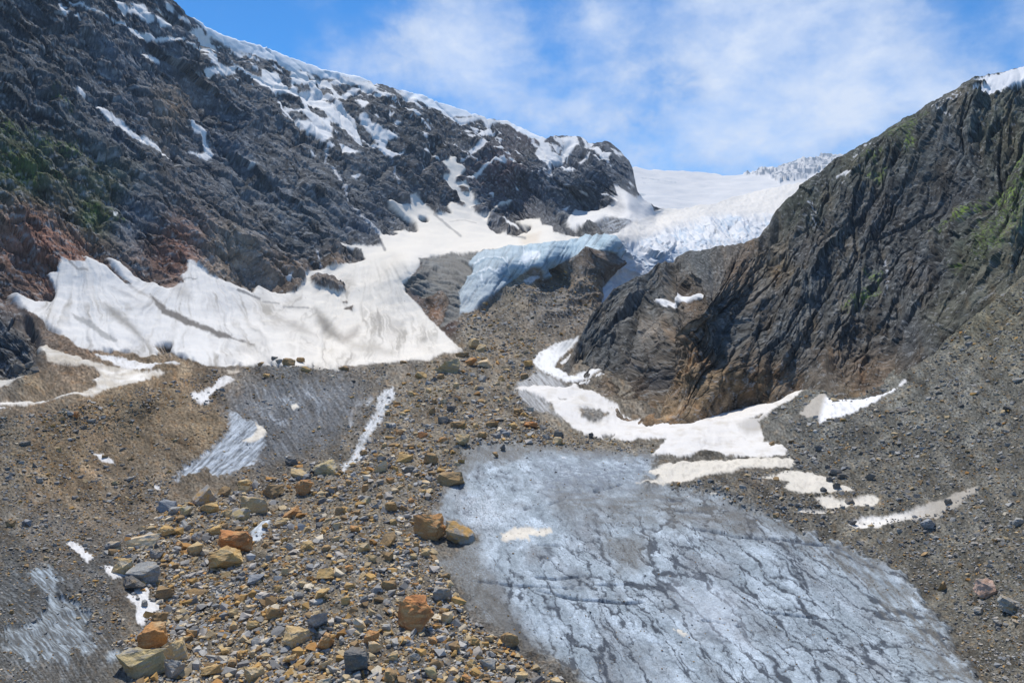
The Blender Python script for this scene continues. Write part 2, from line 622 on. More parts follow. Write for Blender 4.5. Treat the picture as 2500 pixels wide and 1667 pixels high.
GREY = (.105, .112, .118); BLUEGREY = (.085, .096, .112); DARK = (.06, .065, .07); BROWN = (.20, .15, .11); RUST = (.25, .125, .085)
GREEN = (.055, .075, .03); OLIVE = (.085, .095, .06); WARM = (.29, .235, .18); GRAVEL = (.19, .168, .13); MORAINE = (.20, .155, .10); GREYM = (.15, .14, .122)
b_rock = [(100, 60, DARK, 200), (350, 120, BLUEGREY, 200), (100, 260, DARK, 160), (300, 300, BLUEGREY, 160), (60, 400, GREEN, 150), (250, 440, OLIVE, 120), (420, 250, BROWN, 110), (550, 330, BLUEGREY, 150),
          (600, 430, GREY, 120), (330, 520, BLUEGREY, 120), (230, 520, GREEN, 90), (90, 580, RUST, 130), (180, 600, RUST, 90), (430, 600, RUST, 90), (560, 620, WARM, 90), (700, 660, BROWN, 90), (740, 560, GREY, 140),
          (850, 480, GREY, 120), (880, 540, BLUEGREY, 100), (820, 640, BROWN, 60), (1000, 330, DARK, 120), (1150, 330, DARK, 100), (1230, 420, (.11, .075, .075), 110), (1180, 500, BLUEGREY, 90), (1350, 430, BLUEGREY, 130), (1300, 360, DARK, 80), (1420, 520, GREY, 80),
          (1480, 400, BLUEGREY, 90), (1300, 340, (.12, .085, .08), 50), (30, 820, DARK, 90), (70, 900, GREY, 50),
          # debris
          (80, 930, MORAINE, 60), (300, 1000, MORAINE, 150), (500, 1050, MORAINE, 130), (150, 1150, MORAINE, 150), (120, 1280, GREYM, 120), (60, 1450, (.1, .1, .095), 150), (250, 1400, (.1, .1, .095), 90), (420, 930, MORAINE, 90), (200, 840, BROWN, 70),
          (700, 950, (.1, .105, .105), 130), (650, 1050, (.095, .1, .105), 120), (800, 950, GREYM, 100), (900, 1020, GREYM, 100), (780, 1250, GRAVEL, 130), (600, 1350, GRAVEL, 150), (900, 1400, GRAVEL, 150), (600, 1600, GRAVEL, 200), (1050, 950, GRAVEL, 150), (1000, 880, GREYM, 80),
          (1150, 830, GRAVEL, 100), (1000, 1100, GRAVEL, 150), (1150, 1500, GREYM, 150), (1300, 1640, GREYM, 120), (1450, 1060, GRAVEL, 100), (1100, 1300, GREYM, 80),
          (1250, 740, (.19, .165, .125), 80), (1340, 740, GREYM, 80), (1380, 660, (.21, .17, .125), 70), (1160, 760, (.2, .155, .105), 50), (1450, 620, (.15, .115, .09), 50), (1300, 690, (.24, .195, .135), 60), (1100, 800, (.12, .07, .055), 40), (1060, 760, (.2, .12, .075), 40), (1020, 720, (.13, .1, .09), 30), (1450, 700, (.2, .15, .1), 40), (1200, 800, (.17, .145, .11), 50),
          (2000, 1020, (.13, .132, .12), 150), (2300, 950, (.137, .137, .121), 200), (2350, 750, (.135, .133, .10), 150), (2300, 1200, (.13, .126, .108), 200), (2400, 1450, (.125, .12, .1), 200), (2100, 1250, (.135, .125, .1), 120), (1850, 1180, (.13, .12, .1), 120), (2300, 1600, (.12, .11, .09), 150)]
base = tint_field(px, py, b_rock)
zz = np.zeros_like(px)
# foliation of the left mountain runs down towards the valley head
strata = fbm((px * .62 + py * .78) / 170, (px * .62 - py * .78) / 22, zz, 4, .6)
blotch = fbm(px / 60, py / 60, zz + 3, 4, .6)
warm = fbm(px / 95 + 9, py / 75, zz + 8, 4, .55)
rockarea = (py < 620) | (px < 60)
base = base * (1 + .5 * strata + .55 * blotch)[..., None]
base = mixc(base, base * np.array([1.35, 1.0, .78], f32), np.clip(warm * 1.3, 0, 1) * .16)
base = np.where(rockarea[..., None], base * np.array([.92, .97, 1.01], f32), base)
base = np.clip(base, .02, .6)
B = Painter(px, py, base)

# ---- classes of the main sheet
(ID_MOUNT, ID_MORAINE, ID_SCREE, ID_SNOWFIELD, ID_GLACIER, ID_ICE, ID_RUBBLEBED, ID_BOWL, ID_CLIFFICE, ID_MSNOW, ID_STREAM) = range(11)
SPECS = {}
T = pts
# ground other than the mountain
w = B.weight(np.concatenate([T(4, [-700,770, 0,770, 160,735, 250,560, 150,380]), T(4, [80,270, 300,480, 600,600, 1000,640, 1300,690, 1900,700]), T('N', [960,880, 1080,850, 1110,815, 1200,760, 1300,700, 1380,745, 1480,720, 1800,700, 2000,900, 2200,700, 2800,400, 2800,1900, -300,1900])]), soft=2, rag=3, med=4)
B.ids[w > .5] = ID_MORAINE
w = B.weight(np.concatenate([T('N', [1880,960, 1940,760, 2130,560, 2250,430, 2800,350, 2800,1900, 2250,1900, 2200,1620, 2130,1480, 2000,1350, 1900,1290, 1900,1180, 1880,1060])]), soft=2)
B.ids[w > .5] = ID_SCREE
w = B.weight(np.concatenate([T('G', [480,320, 1050,260, 1500,210, 2250,110]), T('N', [1560,590, 1560,700, 1510,760, 1400,800, 1280,800, 1130,842, 1075,815, 1040,770, 1000,730, 985,690])]), soft=2)
B.ids[w > .5] = ID_BOWL

WHITE = (.70, .695, .68); CREAM = (.68, .63, .535); TAN = (.42, .37, .30); BLUEW = (.74, .80, .86)

# the great snow apron under the left mountain
main = np.concatenate([
    T(2, [405,865, 450,880, 520,870, 500,845, 560,850, 630,850, 620,800, 560,770, 510,720, 470,660, 530,690, 600,700, 580,650, 620,645, 660,690, 700,730, 740,760, 830,750, 805,700, 830,680, 900,715, 850,640, 820,620, 800,580, 775,560, 780,540, 815,530, 820,510, 775,460, 810,455, 820,420, 860,425, 860,450, 920,480, 885,530, 850,560, 850,580, 905,575, 930,620, 945,650, 950,690, 1005,720, 960,735, 975,760, 1030,770, 1110,680, 1195,672, 1110,700, 1040,770, 1030,810, 1050,850, 1100,870, 1180,885, 1240,850, 1190,790, 1260,778, 1340,785, 1345,820, 1410,830, 1410,865, 1500,880, 1590,885, 1700,888, 1600,900, 1500,915, 1400,930, 1250,955, 1200,965, 1000,985, 750,1000, 640,1010, 650,1050, 600,1110, 555,1160, 570,1210, 640,1270, 700,1360, 780,1440, 870,1520, 905,1545]),
    T(5, [780,380, 700,430, 540,435, 440,440, 330,450, 180,460, 180,485, 100,470, 30,440]),
    T(4, [1800,690, 1330,690, 1280,695, 1190,690, 1050,640, 970,600, 990,570, 940,560, 890,575, 915,605, 860,640, 810,645, 780,625, 700,605, 600,600, 520,600, 440,580, 390,530, 330,480, 250,430, 180,380, 120,330, 80,270, 75,250, 130,275, 200,300, 290,300, 315,255, 300,200, 265,150, 320,145, 355,95, 345,65, 400,90, 490,90, 495,65, 465,20, 500,55, 560,80, 620,110, 650,150, 720,210, 760,220, 700,170, 640,100, 620,50, 680,75, 740,120, 780,160, 840,190, 900,200, 920,215, 1000,225, 1060,200, 1040,150, 1080,130, 1080,75, 1110,80, 1160,130, 1220,180, 1300,205, 1380,230, 1450,265, 1480,215, 1530,235, 1600,260, 1690,280, 1750,200, 1740,160, 1880,130, 1950,110, 2100,70]),
    T(2, [330,1000, 310,960, 200,945, 190,930, 270,935, 330,940, 410,940, 435,930])])
w = B.weight(main, soft=1.6, rag=2.2, med=1.6)
apron_x = sstep(450, 850, px)
acol = mixc(np.broadcast_to(np.array((.67, .66, .635), f32), px.shape + (3,)), (.73, .69, .615), apron_x)
# old dirt washed down the fall line
streak = 0
fan = 0
for (ax0, ay0), x0_, x1_ in (((200, 560), -900, 330), ((470, 590), 330, 690), ((905, 520), 690, 3000)):
    th = np.arctan2(px - ax0, py - ay0 + 20)
    rr = np.hypot(px - ax0, py - ay0)
    th = th + .10 * fbm(px / 80, py / 80, zz + ax0, 4, .6)
    wgt = sstep(x0_ - 70, x0_ + 70, px) * sstep(x1_ + 70, x1_ - 70, px)
    fan = fan + wgt * fbm(th * 6, rr / 300, zz + ax0 + 9, 3, .55)
    streak = streak + wgt * (.75 * fbm(th * 9, rr / 200, zz + ax0, 5, .65) + .35 * fbm(th * 40, rr / 110, zz + ax0 + 3, 3, .6))
soil = fbm(px / 80, py / 60, zz + 4, 3)
dirtiness = np.clip(.7 + 1.1 * soil, .1, 1.35) * sstep(600, 760, py)
acol = mixc(acol, (.30, .275, .235), np.clip(np.clip(streak * 1.3 + .05, 0, 1) * 1.25 * dirtiness + .22 * sstep(.1, .9, soil) * dirtiness, 0, .8))
B.paint(w, acol, ID_SNOWFIELD, snow=1.0)
for P_, c_, k_, s_ in [
    (T(4, [860,280, 960,350, 1060,400, 1160,450, 1280,500, 1400,545, 1460,572, 1380,553, 1250,525, 1130,480, 1000,420, 930,380]), (.12, .11, .1), .95, 4),
    (T(4, [700,190, 860,290, 920,350, 860,310, 760,240]), (.3, .28, .25), .6, 5),
    (T(4, [600,330, 680,370, 760,450, 820,530, 850,575, 800,540, 720,470, 640,400]), (.20, .19, .17), .8, 11),
    (T(4, [410,380, 450,390, 520,420, 570,480, 640,510, 670,545, 600,535, 540,490, 500,450, 430,415]), (.3, .3, .29), .85, 3),
    (T(4, [620,220, 760,290, 800,330, 720,300]), (.36, .36, .36), .7, 7),
    (T(4, [1800,360, 1850,400, 1900,450, 1950,510, 1960,550, 1880,530, 1820,440]), (.2, .185, .16), .85, 13),
    (T(4, [1950,520, 2060,455, 2050,520, 1980,560]), (.28, .25, .22), .7, 12),
    (T(4, [1980,560, 2150,560, 2250,620, 2100,620]), (.34, .31, .26), .6, 14),
    (T(4, [1550,400, 1700,430, 1800,520, 1700,500]), (.30, .28, .25), .7, 16),
    (T(4, [1000,230, 1060,220, 1100,300, 1020,300]), (.32, .31, .29), .7, 14),
    (T(2, [1220,880, 1340,860, 1320,930, 1230,945]), (.6, .5, .38), .5, 10)]:
    ww = B.weight(P_, soft=s_, rag=3, med=3) * k_
    B.paint(ww, c_)
for P_, wd, k_ in [(T(4, [1360,260, 1420,275, 1490,297]), 3, .9), (T(4, [1510,315, 1600,330]), 2, .7), (T(4, [1630,350, 1700,352, 1770,362]), 2, .7), (T(2, [730,760, 800,820, 880,885]), 3, .6), (T(4, [2180,-40, 2210,20]), 3, .8), (T(2, [820,800, 900,790, 970,810]), 1.5, .5),
                   (T(2, [1180,890, 1250,895]), 2.5, .8), (T(4, [400,95, 450,135, 500,140]), 3, .8), (T(4, [1030,182, 1130,187]), 1.5, .8)]:
    B.paint(B.weight(P_, soft=1.5, rag=1.5, med=1, closed=False, width=wd) * k_, (.2, .2, .2))
for P_ in [T(4, [1780,185, 1810,165, 1850,175, 1900,200, 1980,230, 1985,270, 1940,280, 1880,260, 1810,245, 1785,215]), T(2, [640,770, 690,770, 700,795, 660,795]), T(2, [870,600, 920,610, 930,640, 880,630]),
           T(2, [830,660, 900,700, 890,715, 840,690]), T(2, [1210,830, 1280,830, 1250,860]), T(4, [1960,365, 2030,350, 2020,370]), T(4, [1965,325, 2000,325, 1990,340]), T(2, [940,720, 1000,720, 1030,750, 960,755])]:
    ww = B.weight(P_, soft=1.5, rag=3, med=2)
    B.paint(ww, mixc(base, (.16, .12, .09), np.full_like(px, .35)), ID_MOUNT, snow=0)
rnd = gnoise(px / 5.5, py / 4.2, zz + 40)
B.paint(((rnd > .78) & (B.snow > .8) & (px > 350) & (py > 640)).astype(f32) * .7, (.25, .22, .19))

# snow left in the gullies and on the ledges of the left mountain
MS = [
 (1, [390,0, 460,20, 540,70, 600,85, 650,105, 740,130, 800,160, 870,180, 900,200, 1000,220, 1050,232, 1000,235, 900,215, 830,195, 770,165, 700,125, 640,100, 560,75, 500,50, 440,20]),
 (1, [680,-20, 720,0, 740,30, 800,10, 830,40, 860,60, 870,90, 885,115, 860,120, 830,95, 800,70, 770,55, 740,50, 720,75, 705,40]),
 (1, [340,15, 370,40, 385,45, 365,55, 390,75, 375,85, 355,75]),
 (1, [920,110, 960,120, 990,155, 950,150, 925,155]), (1, [915,35, 950,55, 970,80, 940,70]), (1, [960,0, 1000,40, 1010,70, 975,35]), (1, [1040,90, 1080,105, 1105,130, 1070,120]),
 (1, [760,0, 840,10, 860,60, 800,30]), (1, [890,90, 930,110, 960,140, 920,140]), (1, [420,97, 440,100, 460,117, 440,110]),
 (1, [830,265, 870,285, 930,295, 960,320, 900,315, 865,300]), (1, [1060,250, 1130,295, 1100,280]),
 (1, [460,455, 490,470, 515,500, 515,515, 490,500, 465,475]),
 (1, [570,570, 610,580, 650,600, 690,640, 730,670, 770,710, 810,735, 856,752, 900,785, 930,815, 960,840, 1005,890, 960,860, 920,830, 880,800, 840,794, 795,752, 750,720, 700,680, 640,640, 600,600]),
 (1, [1110,660, 1150,690, 1190,720, 1215,775, 1260,830, 1240,850, 1220,860, 1170,835, 1125,815, 1190,825, 1225,820, 1200,780, 1180,740, 1140,715]),
 (1, [1135,160, 1170,155, 1190,190, 1230,195, 1240,230, 1280,270, 1240,260, 1280,305, 1240,280, 1200,240, 1160,235]),
 (1, [1145,265, 1190,290, 1230,330, 1240,365, 1290,385, 1340,395, 1345,425, 1300,425, 1230,425, 1210,445, 1180,400, 1220,395, 1260,395, 1230,370, 1190,340, 1150,310, 1200,330, 1170,290]),
 (1, [1385,360, 1420,380, 1460,420, 1510,440, 1510,390, 1560,400, 1600,410, 1640,490, 1660,510, 1690,480, 1680,400, 1700,385, 1740,400, 1800,400, 1830,430, 1880,430, 1900,450, 1960,430, 2050,460, 2130,480, 2170,500, 2150,530, 2070,510, 2010,530, 1980,560, 1930,540, 1900,560, 1930,600, 1980,640, 2030,690, 2070,780, 2090,830, 2050,810, 1990,750, 1940,700, 1900,690, 1890,720, 1905,790, 1870,815, 1850,815, 1800,770, 1740,755, 1680,700, 1620,650, 1590,600, 1590,560, 1500,500, 1440,420, 1390,380]),
 (1, [2060,680, 2090,690, 2130,730, 2190,770, 2250,780, 2280,810, 2220,810, 2210,850, 2250,880, 2310,890, 2240,900, 2190,860, 2180,820, 2120,760, 2070,710]),
 (1, [2050,570, 2100,590, 2110,620, 2080,640, 2060,600]), (1, [2080,790, 2200,840, 2130,820]), (1, [1950,830, 2060,870, 2030,890, 1970,870]), (1, [1885,825, 1920,840, 1900,850]),
 (1, [2110,545, 2230,560, 2260,580, 2170,560]), (1, [2280,510, 2350,560, 2350,590, 2310,540]), (1, [1380,290, 1430,295, 1400,310]), (1, [1330,345, 1370,360, 1350,365]),
 (2, [500,40, 560,75, 620,120, 660,165, 640,160, 590,120, 540,80]), (2, [395,60, 440,80, 490,110, 450,105, 410,90]), (2, [560,150, 610,180, 640,205, 600,195]),
 (2, [755,170, 830,195, 870,205, 1000,190, 1050,205, 1085,215, 1040,250, 1000,205, 930,220, 860,240, 800,205]), (2, [1085,215, 1150,212, 1200,255, 1210,275, 1170,245]),
 (2, [890,300, 960,290, 1010,275, 1050,250, 1080,270, 1020,300, 970,310]), (2, [930,400, 1000,370, 1040,370, 1010,395, 940,415]), (2, [1070,355, 1140,345, 1140,355]),
 (2, [1070,460, 1140,450, 1140,475, 1090,470]), (2, [1170,445, 1240,445, 1240,460, 1180,465]), (2, [1160,425, 1195,430, 1170,435]), (2, [920,540, 1000,490, 1080,455, 1010,500, 950,540]), (2, [890,435, 930,430, 900,440]),
 (2, [1280,300, 1370,310, 1350,345, 1385,335, 1400,375, 1450,390, 1480,345, 1450,320, 1540,310, 1560,350, 1510,385, 1440,420, 1420,430, 1390,470, 1340,430, 1310,380, 1340,350, 1320,320]),
 (2, [1430,440, 1480,455, 1540,455, 1500,475, 1460,485, 1470,465]), (2, [1560,445, 1620,425, 1590,445, 1570,452]), (2, [1500,385, 1560,345, 1530,370, 1480,420]),
 (2, [1640,385, 1670,380, 1690,420, 1740,425, 1720,455, 1690,445, 1660,410]), (2, [1720,470, 1750,480, 1740,487]), (2, [1610,350, 1640,355, 1630,365]),
 (2, [1570,638, 1610,645, 1610,658, 1580,650]), (2, [1690,645, 1720,640, 1735,655, 1700,650]), (2, [1465,580, 1485,580, 1480,588]), (2, [1125,765, 1150,775, 1205,815, 1190,820]), (2, [1470,725, 1500,722, 1490,735]),
 (2, [1060,625, 1085,622, 1080,645]), (2, [660,410, 690,425, 670,430]), (2, [710,430, 760,450, 730,440]), (2, [630,240, 660,235, 640,255]), (2, [460,200, 480,210, 465,220]), (2, [490,250, 520,260, 500,265]),
 (2, [270,520, 305,530, 290,540]), (2, [1600,350, 1610,370, 1590,380]), (2, [1200,600, 1215,610, 1205,612]), (2, [30,380, 60,395, 40,395]),
 (4, [1640,185, 1670,180, 1665,205, 1645,200]), (1, [645,1215, 675,1220, 665,1235, 650,1230]), (1, [1430,910, 1460,935, 1445,930]),
]
for c_, fl in MS:
    P_ = T(c_, fl)
    ww = B.weight(P_, soft=1.2, rag=2.4, med=1.2, grow=1.1)
    B.paint(ww, (.77, .775, .77), ID_MSNOW, snow=.8)
# snow blown against the ledges of the upper face (its own ragged pattern, thicker towards the crest)
up = np.clip(1 - (py - np.interp(px, B_SKY[:, 0], B_SKY[:, 1])) / np.interp(px, [380, 600, 900, 1200, 1500], [90, 230, 250, 190, 130]), 0, 1) * sstep(380, 500, px) * (px < 1550)
ledge = fbm((px * .8 + py * .6) / 44, (px * .6 - py * .8) / 13, zz + 21, 4, .6) + .25 * fbm(px / 60, py / 50, zz + 2, 2)
ww = sstep(.36, .43, ledge - .42 + .55 * up) * (up > .02)
B.paint(ww * (B.snow < .3), (.76, .77, .78), ID_MSNOW, snow=.6)
for c_, fl in [(1, [1590,545, 1640,560, 1700,590, 1740,640, 1680,640, 1620,610, 1580,570]), (1, [1700,470, 1780,480, 1800,510, 1730,510]), (1, [1830,450, 1900,480, 1920,540, 1860,530, 1820,480]),
               (1, [1640,640, 1720,660, 1790,720, 1700,700]), (1, [1760,600, 1820,610, 1890,670, 1850,680, 1780,650]), (1, [1735,525, 1780,540, 1750,550]), (1, [1590,400, 1640,400, 1680,480, 1670,510, 1630,470]),
               (1, [1770,415, 1850,435, 1790,445]), (1, [1860,560, 1930,590, 1890,600]), (1, [1900,690, 1960,740, 1990,790, 1930,770, 1900,730]), (1, [1910,455, 2010,470, 2080,490, 2000,500, 1960,540, 1920,490])]:
    B.paint(B.weight(T(c_, fl), soft=1.2, rag=3, med=2), base, ID_MOUNT, snow=0)
# the glaciered crest
crest1 = T(1, [1095,80, 1200,140, 1300,190, 1400,225, 1500,255, 1600,290, 1700,320, 1750,340, 1850,370, 1940,400, 2050,435, 2130,470, 2050,457, 1980,428, 1900,422, 1820,402, 1750,387, 1690,387, 1650,362, 1600,342, 1540,332, 1500,312, 1440,287, 1380,267, 1320,247, 1290,227, 1240,202, 1180,152])
crest2 = T(2, [540,45, 600,55, 700,90, 800,120, 880,145, 940,170, 980,190, 920,190, 860,182, 840,190, 760,170, 700,150, 640,120, 580,85])
crest3 = T(2, [1150,215, 1200,245, 1260,270, 1340,300, 1340,318, 1280,310, 1230,285, 1190,258])
for P_ in (crest1, crest2, crest3):
    ww = B.weight(P_, soft=1.5, rag=1.5, med=1, grow=2)
    B.paint(ww, mixc(np.broadcast_to(np.array((.80, .83, .86), f32), px.shape + (3,)), (.5, .6, .68), np.clip(.35 + 1.2 * fbm(px / 40, py / 9, zz, 3), 0, .8)), ID_MSNOW, snow=1)
# meltwater falls
for c_, fl, wd in [(1, [1880,830, 1885,890, 1895,910], 2.2), (1, [1925,945, 1945,985, 1960,1020, 1970,1060, 1985,1110, 1985,1165], 2.6), (1, [2010,1190, 2050,1235, 2080,1280, 2120,1310, 2170,1350], 2.2),
                   (1, [2250,900, 2262,950, 2270,1000, 2290,1050], 1.6), (1, [1800,1400, 1830,1480, 1840,1540], 1.2), (2, [1390,480, 1405,520, 1380,560], 1.5)]:
    ww = B.weight(T(c_, fl), soft=1.8, rag=4.5, med=1.5, closed=False, width=wd) * .85
    B.paint(ww, (.62, .65, .7), ID_STREAM if wd > 2.5 else None)
# ---- the hanging glacier
LB = (.36, .48, .55)
w = B.weight(np.concatenate([T('G', [480,320, 660,285, 1050,255, 1480,205, 1480,260, 1340,330, 1000,420, 870,640, 880,880, 680,1000]), T('G', [780,760, 700,640, 530,700, 380,600, 330,560, 520,400])]), soft=2, rag=3, med=2)
icestr = fbm((px * .86 + py * .3) / 60, (px * .25 - py * .95) / 5.5, zz, 4, .6)
dirtyice = mixc(np.broadcast_to(np.array((.12, .12, .112), f32), px.shape + (3,)), (.21, .22, .215), np.clip(icestr * 1.2, 0, 1))
dirtyice = mixc(dirtyice, (.12, .115, .105), np.clip(-icestr * 1.3, 0, .9))
B.paint(w, dirtyice, ID_GLACIER, ice=.7)
w = B.weight(T('G', [1040,265, 1470,215, 1700,180, 2000,140, 2250,105, 2351,108]).tolist() and np.concatenate([T('G', [1040,265, 1470,215, 1700,180, 2000,140, 2250,105]), T('E', [1270,690, 1390,705, 1430,760, 1470,830, 1430,920, 1390,870, 1300,840, 1180,845, 1000,895, 860,950, 740,1020]), T('G', [1720,430, 1760,500, 1690,515, 1640,420, 1560,420, 1430,500, 1340,560, 1180,660, 1080,740, 970,850, 870,860, 880,740, 860,660, 970,470, 1000,400, 960,390])]), soft=1.8, rag=2, med=1.5)
crk = fbm(px / 6 + .12 * py, py / 55, zz, 4, .6)
icol = np.broadcast_to(np.array(LB, f32), px.shape + (3,))
icol = mixc(icol, (.58, .69, .74), np.clip(fbm(px / 26, py / 15, zz, 4, .6) * 1.1, 0, .7))
icol = mixc(icol, (.16, .22, .27), np.clip(crk * 3.4 - .25, 0, .85))
icol = mixc(icol, (.36, .42, .46), sstep(1340, 1200, px) * .55)
icol = mixc(icol, (.5, .5, .47), sstep(660, 760, py) * .3)
B.paint(w, icol, ID_CLIFFICE, ice=1.0)
w_cliff = w
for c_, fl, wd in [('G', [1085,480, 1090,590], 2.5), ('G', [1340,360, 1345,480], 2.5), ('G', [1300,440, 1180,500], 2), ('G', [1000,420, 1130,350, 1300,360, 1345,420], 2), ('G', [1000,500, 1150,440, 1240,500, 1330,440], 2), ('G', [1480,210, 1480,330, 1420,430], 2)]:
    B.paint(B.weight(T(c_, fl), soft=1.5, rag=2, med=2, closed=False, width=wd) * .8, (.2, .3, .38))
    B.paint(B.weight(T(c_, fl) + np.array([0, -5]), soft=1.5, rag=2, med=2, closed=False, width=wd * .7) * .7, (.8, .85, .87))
w = B.weight(T('G', [1500,290, 1640,280, 1640,330, 1560,360, 1480,400, 1450,370]), soft=2.5, rag=4) * .8
B.paint(w, (.8, .84, .86))
w = B.weight(T('G', [1480,530, 1560,480, 1640,490, 1620,520, 1520,555]), soft=2, rag=3)
B.paint(w, (.7, .7, .68))

# ---- the ice fall and the tongue beside the right wall
w = B.weight(np.concatenate([T('E', [1270,690, 1400,650, 1540,560, 1640,500, 1760,455, 1900,400, 2351,340]), T('N', [1800,455, 1900,420, 2050,380, 2050,620, 1900,640, 1600,760, 1470,740]), T('E', [1270,1260, 1270,1180, 1330,1100, 1430,980, 1480,830, 1390,700])]), soft=1.5, rag=1.5, med=1)
fx, fy = px - 1520, py - 600
crev = ridged((px * .55 + py * .83) / 26, (px * .8 - py * .6) / 11, zz, 4, .6)
cz = sstep(0, 60, (py - np.interp(px, T('E', [1390,720, 1700,650, 2000,520, 2351,440])[:, 0], T('E', [1390,720, 1700,650, 2000,520, 2351,440])[:, 1])) * 2.2)
gcol = np.broadcast_to(np.array((.72, .69, .635), f32), px.shape + (3,))
gcol = mixc(gcol, (.68, .70, .72), cz * .9)
gcol = mixc(gcol, (.40, .50, .60), np.clip((crev - .52) * 3.0 + 1.2 * fbm(px / 40, py / 25, zz + 15, 3) - .1, 0, .8) * cz)
gcol = mixc(gcol, (.55, .57, .62), sstep(1620, 1540, px) * sstep(590, 640, py) * np.clip(.5 + 1.5 * fbm(px / 18 + py / 30, py / 8, zz, 3), 0, 1) * .7)
B.paint(w, gcol, ID_GLACIER, snow=.5, ice=.6)
w_fall = w * cz
w = B.weight(T('E', [920,530, 1000,440, 1160,440, 1280,420, 1390,360, 1340,310, 1400,300, 1370,200, 1480,260, 1560,310, 1700,300, 1760,480, 1560,560, 1400,520, 1280,490, 1190,545, 1050,570, 1000,595, 950,590]), soft=1.5, rag=2, med=1)
B.paint(w, (.68, .67, .65), ID_GLACIER, snow=.8)
w = B.weight(T('E', [1190,545, 1280,490, 1400,520, 1540,500, 1550,560, 1460,640, 1400,650, 1290,685, 1250,600]), soft=3, rag=4) * np.clip(.55 + 1.6 * fbm(px / 30, py / 4, zz, 4), 0, 1)
B.paint(w, (.3, .33, .37))

# ---- bare ice and snow in the foreground
def streaky(P_, light, dark, axis, k=1.0, cid=ID_ICE, soft=8, rag=10, med=12, grain=5.0, thr=0.0, amount=1.0):
    ca, sa = math.cos(axis), math.sin(axis)
    u = (px * ca + py * sa); v = (-px * sa + py * ca)
    s = fbm(u / (grain * 9), v / grain, zz + 6, 4, .62)
    ww = B.weight(P_, soft=soft, rag=rag, med=med)
    c_ = mixc(np.broadcast_to(np.array(dark, f32), px.shape + (3,)), light, np.clip(.5 + 1.3 * (s - thr), 0, 1))
    B.paint(ww * k, c_, cid, ice=.5)

streaky(T(4, [1290,850, 1450,800, 1700,750, 1950,740, 2080,820, 2060,950, 1960,1080, 1800,1170, 1600,1220, 1480,1260, 1540,1120, 1530,1050, 1400,960, 1310,930]), (.21, .225, .24), (.095, .098, .10), 1.0, .85, None, soft=30, rag=16, med=20, grain=9, thr=.1)
for fl in [(1560,850, 1660,840, 1720,900, 1700,925, 1640,900), (1740,800, 1830,880, 1900,970, 1830,930, 1760,860), (1450,880, 1560,950, 1650,1010, 1560,990)]:
    streaky(T(4, fl), (.52, .57, .62), (.12, .13, .14), 1.0, .75, None, soft=10, thr=.1)
streaky(T(4, [1330,940, 1400,970, 1480,1010, 1530,1060, 1520,1130, 1480,1230, 1400,1290, 1330,1310, 1250,1320, 1190,1290, 1150,1300, 1050,1330, 1000,1350, 1060,1280, 1150,1230, 1220,1180, 1280,1110, 1310,1050, 1330,990]), (.54, .60, .66), (.12, .135, .15), -.75, 1, ID_ICE, soft=7, rag=10, med=8, thr=.04)
streaky(T(7, [160,930, 240,900, 340,950, 400,990, 330,1010, 330,1060, 440,1110, 530,1230, 500,1260, 560,1370, 470,1390, 440,1330, 380,1440, 300,1420, 230,1420, 200,1360, 240,1440, 120,1440, 50,1350, 0,1290, 70,1240, 150,1250, 270,1160, 280,1080, 200,1000]), (.52, .63, .71), (.12, .13, .135), .8, 1, ID_ICE, soft=10, rag=14, med=14, thr=.08)
streaky(T(7, [-200,1200, 100,900, 400,960, 620,1250, 760,1390, 640,1600, -200,1700]), (.3, .33, .35), (.075, .076, .072), .8, .6, None, soft=30, rag=10, med=14, thr=.32)
for fl in [(480,1160, 570,1190, 510,1180), (560,1090, 610,1100, 580,1115), (600,1400, 680,1380, 720,1400, 650,1440, 610,1420), (0,1350, 60,1380, 20,1400)]:
    streaky(T(7, fl), (.5, .58, .63), (.2, .22, .23), .8, .8, ID_ICE, soft=5, rag=6, med=6)
streaky(T(7, [1435,690, 1500,640, 1550,620, 1540,660, 1500,740, 1450,770]), (.62, .67, .7), (.3, .33, .35), -.8, 1, ID_ICE, soft=3, rag=4, med=3)
ID_CHUTE = 11
streaky(T(5, [400,640, 440,600, 490,580, 500,620, 470,700, 430,770, 370,830, 340,900, 310,950, 350,950, 280,1000, 190,1070, 210,1010, 270,950, 300,880, 340,790, 400,730]), (.60, .63, .65), (.25, .26, .26), -1.0, .95, ID_CHUTE, soft=4, rag=6, med=4, thr=-.1)
streaky(T(5, [250,720, 290,670, 390,630, 350,690, 270,720, 260,800, 240,790]), (.5, .52, .53), (.16, .16, .16), -1.0, .7, None, soft=5, rag=6, thr=.05)
streaky(T(5, [400,530, 480,510, 580,500, 450,520, 400,550]), (.4, .4, .38), (.16, .16, .15), -.3, .6, None, soft=3, rag=4)

# the big field of bare ice
field = T('V', [1065,1035, 1100,1020, 1200,1018, 1350,1030, 1500,1045, 1510,1090, 1480,1112, 1640,1136, 1700,1160, 1800,1200, 1900,1235, 1980,1265, 2070,1305, 2120,1370, 2170,1430, 2200,1500, 2260,1568, 2400,1720, 1500,1720, 1350,1575, 1290,1530, 1230,1500, 1150,1450, 1085,1400, 1045,1330, 1010,1290, 1040,1270, 1095,1240, 1080,1215, 1010,1190, 1010,1150, 1035,1100])
w = B.weight(field, soft=16, rag=12, med=20)
# ground coordinates on the ice, metres
gx, gy = P0[..., 0], P0[..., 1]
wx_ = gx + 1.0 * fbm(gx / 7, gy / 9, zz, 3); wy_ = gy + 1.6 * fbm(gx / 8 + 5, gy / 10, zz, 3)
flow = wx_ + .22 * (wy_ - 90)               # melt runs towards the camera and a little to the right
vmod = np.clip(.45 + 1.2 * fbm(gx / 9, gy / 14, zz + 12, 3), 0, 1)


